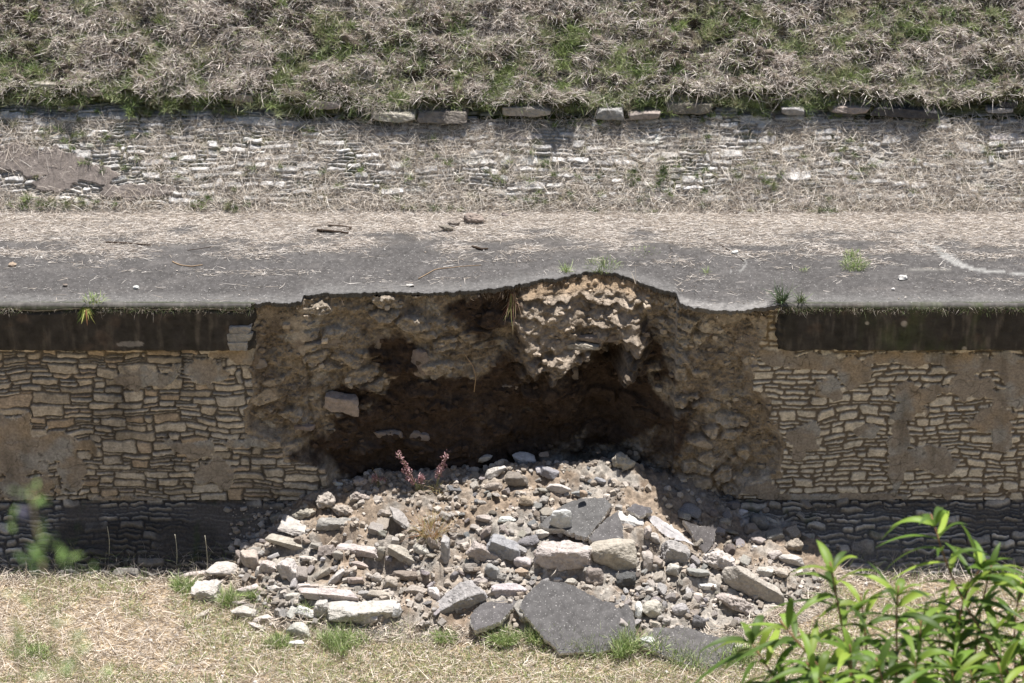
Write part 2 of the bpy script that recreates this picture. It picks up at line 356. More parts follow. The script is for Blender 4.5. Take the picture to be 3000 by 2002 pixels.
    fl = (~mf) & (xc < 0); fr = (~mf) & (xc > 0)
    o = mk_grid('stone_facing', P, M_STONE, WALL, cc, fl); o['label'] = 'tan coursed stone facing with dark open joints'
    o = mk_grid('stone_facing', P, M_STONE, WALL, cc, fr); o['label'] = 'paler small-stone facing with patches of old plaster'
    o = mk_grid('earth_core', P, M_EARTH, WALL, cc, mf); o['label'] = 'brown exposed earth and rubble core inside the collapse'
    return P, m, cc, wgt
WP, WM, WC, WW = build_wall()

def build_fascia(x0, x1, seed, right):
    xs = np.arange(x0, x1, .014); n = len(xs)
    prof = []
    for a in np.linspace(0, 90, 7): prof.append((-.13-.07*math.sin(math.radians(a)), ZT-.07*(1-math.cos(math.radians(a)))))
    for z in np.linspace(ZT-.085, 3.235, 40): prof.append((-.20, z))
    prof += [(-.19, 3.215), (-.15, 3.20), (-.08, 3.195), (.0, 3.19), (.06, 3.19)]
    prof = np.array([(-.11, ZT-.001)]+prof)
    Y = np.repeat(prof[:, 0][:, None], n, 1); Z = np.repeat(prof[:, 1][:, None], n, 1); X = np.broadcast_to(xs, Y.shape).copy()
    k = np.arange(len(prof)); fr = ((k > 6) & (k < 50)).astype(float)[:, None]
    # ragged end at the collapse
    endx = x1 if not right else x0
    dd = np.abs(X-endx); X += (fbm(xyz(Z*0+seed, 0, Z), 5, 4, seed)*.16)*sstep(.35, 0, dd)
    Y = Y+fr*(fbm(xyz(X, 0, Z), 1.2, 3, seed)*.03+fbm(xyz(X, 0, Z), 14, 3, seed+1)*.006)+fr*sstep(.12, 0, dd)*.10
    Z = Z+(fbm(xyz(X, 0), 2, 4, seed+2)*.03+fbm(xyz(X, 0), 11, 3, seed+8)*.02)*(k > 30)[:, None]
    if not right:   # open crack running just under the lip
        zc = ZT-.10+fbm(xyz(X, 0), 1.6, 4, 77)*.06; cr = np.exp(-((Z-zc)/.016)**2); Y = Y+cr*.05*fr
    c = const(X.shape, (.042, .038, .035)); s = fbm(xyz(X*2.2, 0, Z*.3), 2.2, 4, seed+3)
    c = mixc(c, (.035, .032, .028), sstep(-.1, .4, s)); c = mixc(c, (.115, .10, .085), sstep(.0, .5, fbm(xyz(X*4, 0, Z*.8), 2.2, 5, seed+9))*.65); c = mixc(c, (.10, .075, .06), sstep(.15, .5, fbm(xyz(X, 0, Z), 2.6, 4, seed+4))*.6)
    lipd = ZT-Z
    c = mixc(c, (.085, .08, .075), sstep(.035, .005, lipd)*.85)
    c = mixc(c, (.052, .056, .034), sstep(.12, .05, lipd+fbm(xyz(X, 0, Z), 7, 3, seed+5)*.12)*sstep(.015, .045, lipd)*.8)
    c = mixc(c, (.17, .155, .14), sstep(.14, .06, lipd)*sstep(.0, .35, fbm(xyz(X*3, 0, Z*.5), 6, 3, seed+6))*.3)
    if not right:
        c = mixc(c, (.46, .44, .41), np.exp(-((Z-zc-.018)/.011)**2)*fr*.85); c = mixc(c, (.03, .03, .022), np.exp(-((Z-zc)/.013)**2)*fr)
        q = onY(300, 790, -.2); c = mixc(c, (.20, .185, .17), sstep(1.1, .8, np.hypot((X-q[0])/.27, (Z-q[2])/.045)+fbm(xyz(X, 0, Z), 7, 3, 1)*1.4))
    else:
        for (a, b2, r) in ((2075, 743, .05), (2213, 800, .035), (1990, 742, .03)):
            q = onY(a, b2, -.2); c = mixc(c, (.30, .27, .24), sstep(1.2, .7, np.hypot(X-q[0], Z-q[2])/r))
        c = mixc(c, (.055, .068, .030), sstep(.0, .5, fbm(xyz(X*1.4, 0, Z*.5), 1.8, 4, 93))*sstep(4.4, 6, X)*.8)
    P = np.stack([X, Y, Z], -1)
    # turn the end back into the wall
    col = P[:, 0 if right else -1].copy(); ex = []
    for t in (.25, .6, 1): e = col.copy(); e[:, 1] = lerp(col[:, 1], .35, t); e[:, 0] += (.05 if right else -.05)*t+fbm(col, 8, 3, 7)*.05; ex.append(e)
    ex = np.array(ex).transpose(1, 0, 2); cE = np.repeat(const((len(col),), (.12, .09, .065))[:, None], 3, 1)
    if right: P = np.concatenate([ex[:, ::-1], P], 1); c = np.concatenate([cE, c], 1)
    else: P = np.concatenate([P, ex], 1); c = np.concatenate([c, cE], 1)
    o = mk_grid('cornice', P, M_FASCIA, WALL, c)
    o['label'] = 'dark stained cornice with mossy lip' if right else 'dark stained cornice with a pale crack under its lip'
build_fascia(-13, X_FL, 71, False); build_fascia(X_FR, 13, 81, True)

# ------------------------------------------------------------------ ground, rubble heap, sloping base
def crest(x):
    return np.interp(x, [-4.6, -4.2, -3.6, -3.1, -2.7, -2.2, -1.5, -.5, 0, .3, 1.0, 1.6, 2.0, 2.5, 3.1, 3.5, 4.2, 4.9, 5.4],
                     [0, .12, .38, .66, .84, .95, 1.0, 1.08, 1.2, 1.15, 1.12, 1.2, 1.02, .85, .66, .52, .36, .14, 0])
def toe(x):
    return np.interp(x, [-5, -4.4, -3.9, -3.2, -2.2, -1.2, 0, 1, 2, 3, 3.8, 4.6, 5.4], [-1.2, -1.9, -2.4, -2.85, -3.05, -3.0, -3.1, -3.3, -3.45, -3.3, -3.0, -2.4, -1.2])
def ground_base(X, Y):
    return -.13+fbm(xyz(X, Y), .35, 3, 101)*.06+fbm(xyz(X, Y), 1.8, 4, 102)*.035-.03*sstep(-3, -8, Y)
PITS = []
def pile_z(X, Y):
    zc = crest(X); yt = toe(X); t = np.clip((.08-Y)/(.08-yt), -1, 1.2)
    s = np.where(t > 0, (1-t)*(.62+.38*(1-t))*(1+.55*t*(1-t)*1.6), 1-np.clip((-t-.02)*1.7, 0, .5)); s = np.clip(s, 0, None)
    z = zc*s; m = sstep(0, .18, z)
    z = z+m*(fbm(xyz(X, Y), 1.1, 3, 103)*.20+fbm(xyz(X, Y), 3.2, 4, 104, gain=.5)*.10)
    for (px_, py_, rx_, ry_, dd_) in PITS: z = z-dd_*m*np.exp(-(((X-px_)/rx_)**2+((Y-py_)/ry_)**2)**1.5)
    return z, m
def base_prof(X, Y):
    # sloping footing of the wall: z .6 at Y=.02 down to 0 at Y=-.85
    t = np.clip((Y+.95)/.97, 0, 1); return .76*t**1.1-.16
def surf(X, Y):
    X = np.asarray(X, float); Y = np.asarray(Y, float)
    z, m = pile_z(X, Y); g = ground_base(X, Y); b = np.where(Y > -.9, base_prof(X, Y), -1)
    return np.maximum(np.maximum(g+np.where(m > 0, z+.13*m, 0), z*m+g*(1-m)), b)
def at(px, py, zoff=0.):
    """point where the picture ray meets the heap or the ground"""
    d = ray(px, py); t0 = (2.2-CAM[2])/d[2]; ts = np.linspace(t0, t0+8, 1200); P = CAM[None]+ts[:, None]*d[None]
    s = surf(P[:, 0], P[:, 1])+zoff; i = np.argmax(P[:, 2] < s)
    if P[i, 1] > 1.0: return onY(px, py, .3)
    return P[i]

_pp = [(at(a, b), rx, ry, dd) for a, b, rx, ry, dd in [(900, 1290, .42, .26, .32), (905, 1205, .16, .16, .22), (772, 1238, .30, .15, .22), (1120, 1240, .14, .14, .16), (1290, 1320, .42, .13, .16), (985, 1330, .22, .13, .2), (1500, 1265, .3, .14, .24), (1235, 1100, .2, .14, .16),
    (680, 1262, .35, .12, .16), (1600, 1345, .4, .12, .16), (1085, 1330, .18, .12, .16), (700, 1420, .16, .1, .12), (1690, 1400, .3, .1, .16), (1180, 1290, .12, .12, .14)]]
PITS.extend((p[0], p[1], rx, ry, dd) for p, rx, ry, dd in _pp)
def build_ground():
    xs = np.concatenate([np.arange(-60, -9, 1.5), np.arange(-9, 9, .045), np.arange(9, 60, 1.5)]); ys = np.concatenate([np.arange(-40, -5.2, .5), np.arange(-5.2, 1.2, .045)])
    X, Y = np.meshgrid(xs, ys); Z = ground_base(X, Y)+fbm(xyz(X, Y), 7, 3, 110)*.012; Z = np.where(Y > -.8, np.minimum(Z, -.22), Z)
    zz, mm = pile_z(X, Y); Z = Z-.08*mm
    c = const(X.shape, (.33, .255, .17)); c = mixc(c, (.18, .16, .09), sstep(.1, .5, fbm(xyz(X, Y), 1.1, 4, 111))*.5)
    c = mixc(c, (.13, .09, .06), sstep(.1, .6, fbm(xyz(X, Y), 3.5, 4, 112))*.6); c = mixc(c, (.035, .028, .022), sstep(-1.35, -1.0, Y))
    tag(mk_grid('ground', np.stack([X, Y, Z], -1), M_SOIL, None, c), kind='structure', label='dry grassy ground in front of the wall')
    # heap soil
    xs = np.arange(-4.9, 5.6, .022); ys = np.arange(-3.6, 2.5, .022); X, Y = np.meshgrid(xs, ys)
    z, m = pile_z(X, Y); bst, sec, bid = worley(X+fbm(xyz(X, Y), 5, 2, 5)*.1, Y, 8, 9)
    bs2, sc2, bd2 = worley(X, Y, 17, 4)
    lump = np.maximum(0, .55-bst)*((bid % 10) < 6)*.10+np.maximum(0, .5-bs2)*((bd2 % 10) < 6)*.07
    Z = ground_base(X, Y)+.13*m+z*1+lump*m+fbm(xyz(X, Y), 16, 4, 113)*.02*m-.06*(1-m)
    c = const(X.shape, (.235, .185, .14)); c = mixc(c, (.27, .245, .215), sstep(-.05, .3, fbm(xyz(X, Y), 1.3, 4, 114)+.25*sstep(-.6, -1.8, Y)))
    c = mixc(c, (.15, .11, .078), sstep(.05, .45, fbm(xyz(X, Y), 2.7, 5, 115))*.8); c *= (.8+.4*((bid % 7)/6.))[..., None]*(.85+.3*((bd2 % 5)/4.))[..., None]
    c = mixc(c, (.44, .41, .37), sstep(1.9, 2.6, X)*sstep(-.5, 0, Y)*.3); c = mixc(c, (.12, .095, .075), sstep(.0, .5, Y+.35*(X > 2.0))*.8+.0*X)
    keep = (m[:-1, :-1] > .01)
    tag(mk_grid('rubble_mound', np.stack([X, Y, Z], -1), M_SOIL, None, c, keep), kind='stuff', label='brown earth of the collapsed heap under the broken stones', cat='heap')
    # battered footing, in two lengths of wall
    ss = np.linspace(0, 1, 95); xs = np.arange(-13, 13, .0145); X, Sg = np.meshgrid(xs, ss); Y0 = lerp(.10, -1.02, Sg); Zb = base_prof(X, Y0); Zb = np.where(Sg > .88, Zb-.02*(Sg-.88)*40, Zb)
    L = 1.05*Sg; wu = X+fbm(xyz(X, L), 5, 3, 120)*.05; wv = L+fbm(xyz(X, L), 3.5, 3, 121)*.07
    h, ids, ed, jt, rv, dvn, du = courses(wu, wv, .05, .03, {1: (.15, .5), 2: (.2, .45), 3: (.3, .6)}, (9, 1.5, .1), 17, (.6, 1.4), .003)
    lose = sstep(-.05, .3, fbm(xyz(X, L), 1.4, 4, 122)); h = h*(1-lose*.85)
    pr = h*(.04+.05*rv[..., 0])+.03*fbm(xyz(X, L), 6, 5, 123)
    N = np.array([0, -.55, .83]); P = np.stack([X, Y0, Zb], -1)+pr[..., None]*N
    c = const(X.shape, (.43, .40, .36)); c *= (.45+.8*rv[..., 1])[..., None]; c = mixc(c, (.36, .35, .34), (rv[..., 2] > .8)*.6)
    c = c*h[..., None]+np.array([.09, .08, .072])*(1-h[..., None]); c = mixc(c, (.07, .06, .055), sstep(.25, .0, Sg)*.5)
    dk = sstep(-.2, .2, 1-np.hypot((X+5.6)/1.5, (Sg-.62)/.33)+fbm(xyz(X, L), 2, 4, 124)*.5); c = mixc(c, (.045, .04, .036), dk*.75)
    bl = sstep(0, .3, 1-np.hypot((X-5.2)/1.6, (Sg-.6)/.4)+fbm(xyz(X, L), 3, 4, 125)*.8); c = mixc(c, (.16, .155, .15), bl*.35)
    c = mixc(c, (.05, .07, .025), sstep(.2, .5, fbm(xyz(X, L), 3, 4, 126))*.5)
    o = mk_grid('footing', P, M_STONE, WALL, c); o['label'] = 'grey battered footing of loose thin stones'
    return
build_ground()

# ------------------------------------------------------------------ upper slopes
A1 = math.radians(50); Z1L = 1.62*1.0
def slope_s(px_y, a, y0, z0):
    """length along the slope at a picture row"""
    lo, hi = -1, 12
    for _ in range(40):
        s = (lo+hi)/2; p = np.array([0, y0+s*math.cos(a), z0+s*math.sin(a)]); v = p-CAM
        f = np.array([0, math.cos(PITCH), -math.sin(PITCH)]); u = np.array([0, math.sin(PITCH), math.cos(PITCH)])
        yy = (1001-FPX*(v@u)/(v@f))/K
        if yy > px_y: lo = s
        else: hi = s
    return s
S_LEDGE = slope_s(272, A1, Y_BACK, ZT)
YL = Y_BACK+S_LEDGE*math.cos(A1); ZL_ = ZT+S_LEDGE*math.sin(A1)
D1 = np.array([0, math.cos(A1), math.sin(A1)]); N1 = np.array([0, -math.sin(A1), math.cos(A1)]); O1 = np.array([0, Y_BACK, ZT-.02])
A2 = math.radians(46); D2 = np.array([0, math.cos(A2), math.sin(A2)]); N2 = np.array([0, -math.sin(A2), math.cos(A2)])
def on_plane(px, py, O, N):
    d = ray(px, py); return CAM+d*(((O-CAM)@N)/(d@N))
UW = tag(empty('stepped_stone_bank', (0, Y_BACK, ZT)), 'weathered bank of thin stepped stones above the terrace', 'wall')
def loc(P, e): return P-np.array(e.location)
def ledge_wave(x): return np.interp(x, np.array([-8, -7.5, -4.3, -2.4, -1.1, 1.4, 3.3, 4.6, 5.9, 7.5]), [.30, .33, .25, .08, .12, .20, .30, .30, .13, .20])+fbm(xyz(x, 0), 1.8, 4, 129)*.24
def build_upper():
    xs = np.concatenate([np.arange(-13, -8.6, .03), np.arange(-8.6, 8.6, .014), np.arange(8.6, 13, .03)]); ss = np.arange(-.05, S_LEDGE+.50, .0125); X, S = np.meshgrid(xs, ss)
    wu = X+fbm(xyz(X, S), 4, 3, 131)*.06; wv = S+fbm(xyz(X, S), .9, 3, 132)*.12+fbm(xyz(X, S), 7, 3, 133)*.03
    h, ids, ed, jt, rv, dvn, du = courses(wu, wv, .052, .03, {1: (.12, .5), 2: (.15, .45), 3: (.3, .55)}, (7, 3, .5), 23)
    fn = fbm(xyz(X, S), 8, 5, 134)
    lose = .8*sstep(.25, .6, fbm(xyz(X, S), 1.0, 4, 135))*.8+sstep(.25, -.05, S)*.8; lose = np.clip(lose+(rv[..., 4] > .9)*.7, 0, 1)
    PLB = [(30, 370, 130, 40), (110, 385, 110, 34), (130, 420, 60, 24), (230, 405, 70, 26), (310, 440, 90, 24)]
    pm = np.zeros(X.shape); nz = fbm(xyz(X, S), 3, 5, 136)*.8
    for (a, b, rx, ry) in PLB:
        q = on_plane(a, b, O1, N1); s_ = (q-O1)@D1; pm = np.maximum(pm, 1-np.hypot((X-q[0])/(rx/150.), (S-s_)/(ry/143.))+nz)
    pl = sstep(.1, .2, pm)
    pr = h*(1-lose)*(.028+.035*rv[..., 0]-.02*dvn)+.03*fn+.012*fbm(xyz(X, S), 30, 3, 137)
    pr = lerp(pr, .07+.01*fn, pl)
    pr = pr-.13*sstep(-.30, -.08, S-S_LEDGE-ledge_wave(X))
    c = const(X.shape, (.46, .445, .43)); c *= (.72+.45*rv[..., 1])[..., None]; c = mixc(c, (.60, .59, .585), (rv[..., 2] > .93)*.6); c *= (1+.5*fn)[..., None]
    hh = (h*(1-lose))[..., None]; soil = const(X.shape, (.29, .26, .225)); soil = mixc(soil, (.10, .11, .035), sstep(.0, .4, fbm(xyz(X, S), 2.6, 4, 138))*.8)
    c = c*hh+soil*(1-hh); c = mixc(c, (.10, .12, .03), sstep(.15, .5, fbm(xyz(X, S*2), 3, 4, 139))*.45); pcx = const(X.shape, (.17, .145, .13))*(1+.4*fn)[..., None]; c = c*(1-pl[..., None])+pcx*pl[..., None]
    P = O1+np.stack([X, 0*X, 0*X], -1)+S[..., None]*D1+pr[..., None]*N1
    lg = sstep(-.16, -.02, S-S_LEDGE-ledge_wave(X)+.1*fn)*.8; c = mixc(c, (.10, .115, .035), lg)
    tag(mk_grid('stone_courses', loc(P, UW), M_STONE, UW, c))
    # grass bank: overhangs the ledge
    xs = np.concatenate([np.arange(-30, -9, .3), np.arange(-9, 9, .03), np.arange(9, 30, .3)]); ss = np.concatenate([[0, .001, .002], np.arange(.0, 3.6, .03), np.arange(3.6, 12, .3)])
    X, S = np.meshgrid(xs, ss); wv = ledge_wave(X)
    Og = np.array([0, YL, ZL_])+D1*.0
    P = Og+np.stack([X, 0*X, 0*X], -1)+(S+wv)[..., None]*D2
    b1, s1, i1 = worley(X+fbm(xyz(X, S), 2, 2, 3)*.2, S, 2.3, 2); b2, s2, i2 = worley(X+fbm(xyz(X, S), 4, 2, 8)*.1, S, 6, 5)
    hh = .10+.22*fbm(xyz(X, S), 1.0, 4, 140)+.26*(.6-b1)+.18*(.55-b2)+.09*fbm(xyz(X, S), 8, 4, 141)
    hh = hh+.13*sstep(.4, .0, S)
    P = P+hh[..., None]*N2
    # the brow: first rows fall back under the lip
    P[0] = P[3]+np.array([0, .50, -.24]); P[1] = P[3]+np.array([0, .30, -.20]); P[2] = P[3]+np.array([0, .10, -.10])
    c = const(X.shape, (.085, .068, .054)); c = mixc(c, (.20, .165, .135), sstep(-.1, .5, fbm(xyz(X, S), 1.4, 4, 142))*.7); c = mixc(c, (.06, .07, .022), sstep(.1, .5, fbm(xyz(X, S), 1.7, 4, 143))*.6)
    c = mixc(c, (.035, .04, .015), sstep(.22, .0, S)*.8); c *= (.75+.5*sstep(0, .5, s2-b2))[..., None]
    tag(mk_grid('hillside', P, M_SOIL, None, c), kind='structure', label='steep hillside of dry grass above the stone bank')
    return P[3:]
HILL = build_upper()
# low strip behind the ledge so nothing shows through
def build_ledge():
    xs = np.arange(-13, 13, .03); vs = np.linspace(0, 1, 12); X, V = np.meshgrid(xs, vs)
    A = O1+(S_LEDGE-.02)*D1; Y = A[1]+.02+V*.5; Z = A[2]+.02+fbm(xyz(X, V), 6, 4, 150)*.03+V*.02
    c = const(X.shape, (.05, .055, .022)); c = mixc(c, (.12, .14, .03), sstep(.0, .4, fbm(xyz(X, V), 4, 3, 151)))
    b = mk_grid('ledge_soil', loc(np.stack([X, Y, Z], -1), UW), M_SOIL, UW, c)
build_ledge()

# ------------------------------------------------------------------ rocks
def cube_sphere(n):
    V = {}; F = []
    def vid(p):
        k = tuple(p)
        if k not in V: V[k] = len(V)
        return V[k]
    for ax in range(3):
        for sg in (0, n):
            for i in range(n):
                for j in range(n):
                    q = []
                    for a, b in ((i, j), (i+1, j), (i+1, j+1), (i, j+1)):
                        p = [0, 0, 0]; p[ax] = sg; p[(ax+1) % 3] = a; p[(ax+2) % 3] = b; q.append(vid(p))
                    F.append(q if sg else q[::-1])
    P = np.array(list(V.keys()), float)/n*2-1; F = np.array(F)
    return P, F
CS = {n: cube_sphere(n) for n in (2, 4, 8, 14, 22)}
def rock_verts(n, w_, d_, h_, seed, kind='rock', rough=.5):
    rg = np.random.RandomState(seed); P, F = CS[n]; P = np.tan(P*.68)/math.tan(.68); D = P.copy()
    pl = []
    if kind == 'block':
        for ax in range(3):
            for s in (-1, 1):
                v = rg.normal(size=3)*.07; v[ax] = s; pl.append((v/np.linalg.norm(v), rg.uniform(.86, 1)))
        for _ in range(7):
            v = rg.choice([-1, 1], 3)*rg.uniform(.35, 1, 3); v /= np.linalg.norm(v); pl.append((v, rg.uniform(1.15, 1.38)))
        k = 22
    elif kind == 'rock':
        for ax in range(3):
            for s in (-1, 1):
                v = rg.normal(size=3)*.28; v[ax] = s; pl.append((v/np.linalg.norm(v), rg.uniform(.78, 1)))
        for _ in range(12):
            v = rg.normal(size=3); v /= np.linalg.norm(v); pl.append((v, rg.uniform(.84, 1.12)))
        k = 20
    else:
        for _ in range(26):
            v = rg.normal(size=3); v /= np.linalg.norm(v); pl.append((v, rg.uniform(.86, 1.02)))
        k = 9
    inv = 0
    for v, dd in pl: inv = inv+np.maximum((D@v)/dd, 0)**k
    r = 1/np.maximum(inv, 1e-9)**(1/k); Q = D*r[:, None]
    S3 = np.array([w_, d_, h_])/2; Q = Q*S3; m = (w_*d_*h_)**(1/3)
    nr = Q/np.maximum(np.linalg.norm(Q, axis=1), 1e-6)[:, None]
    f = fbm(Q/m, 1.8, 4, seed % 97, gain=.55)
    if kind == 'clod': f = f*1.2+.8*fbm(Q/m, 5, 3, seed % 89)
    Q = Q+nr*(f*m*.13*rough*2)[:, None]
    if n >= 14: Q = Q+nr*(fbm(Q/m, 9, 3, seed % 83)*m*.035*rough*2)[:, None]
    return Q, F
COLS = dict(pale=(0.460, 0.420, 0.382), white=(0.620, 0.601, 0.582), tan=(0.289, 0.245, 0.202), ltan=(0.354, 0.311, 0.264), grey=(0.267, 0.260, 0.253), dgrey=(0.088, 0.083, 0.082), pink=(0.339, 0.281, 0.260), lilac=(0.405, 0.375, 0.383),
            blue=(0.188, 0.199, 0.213), dblue=(0.080, 0.087, 0.101), brown=(0.144, 0.112, 0.090), ochre=(0.289, 0.209, 0.137), red=(0.209, 0.163, 0.148), dark=(0.072, 0.065, 0.058))
CNAME = dict(pale='pale', white='white', tan='tan', ltan='sandy', grey='grey', dgrey='charcoal', pink='pinkish', lilac='lilac', blue='blue-grey', dblue='dark blue', brown='brown', ochre='ochre', red='reddish', dark='dark')
RG = random.Random(11)
used = set(); LAND = []
def setcol(o, c, v=.08):
    k = 1+RG.uniform(-v, v); q = 0 if c == 'dgrey' else .3; o.color = tuple(min(1, (x*(1-q)+dq*q)*k*(1+RG.uniform(-.03, .03))) for x, dq in zip(COLS[c], (.38, .35, .32)))+(1,)
CR = {3: (1000, 750, 2.35), 4: (500, 1300, 2.35), 5: (1400, 1300, 2.306), 7: (700, 1350, 3.917), 8: (1800, 1350, 3.137), 6: (1300, 1300, 3.917), 9: (500, 1600, 3.357), 2: (0, 1350, 2.404)}
def cpx(cr, x, y):
    a, b, s = CR[cr]; return (a+x/s)/K, (b+y/s)/K
def place_rock(name, cr, cx, cy, L, H, ang, col, label, kind='rock', dep=.75, tilt=4, yaw=None, cat='rock', sink=.12, rough=.5, thick=None):
    s = CR[cr][2]*199.0; Lm = L/s*1.02; Hm = H/s
    d = (dep*Hm*1.0 if kind == 'block' else dep*max(Hm, Lm*.38)) if thick is None else dep*Hm/.5
    if kind == 'block': rough = rough*1.5
    hz = (Hm-.47*d)/.88; hz = max(hz, .42*Hm)
    if thick is not None: hz = thick; d = max(.08, (Hm-.88*hz)/.5)
    px, py = cpx(cr, cx, cy+H*.22); p = at(px, py)
    n = 22 if Lm > .45 else 14 if Lm > .2 else 8
    seed = int(cx*7+cy*13+cr*101); V, F = rock_verts(n, Lm, d, hz, seed, kind, rough)
    o = mk(name, V, [F], M_ROCK, None, None, True); setcol(o, col)
    o.data.polygons.foreach_set('use_smooth', np.full(len(F), kind != 'block' and n < 22 or kind == 'clod'))
    yw = math.radians(yaw if yaw is not None else RG.uniform(-12, 12))
    R = Matrix.Rotation(math.radians(ang), 3, 'Y') @ Matrix.Rotation(math.radians(tilt*.45+RG.uniform(-5, 5)), 3, 'X') @ Matrix.Rotation(yw, 3, 'Z')
    o.rotation_euler = R.to_euler(); o.location = (p[0], p[1]+d*.1, p[2]+hz*(.5-sink)+d*.05)
    tag(o, label, cat); used.add(label); LAND.append((o, label, cx, cy)); return o

R = place_rock
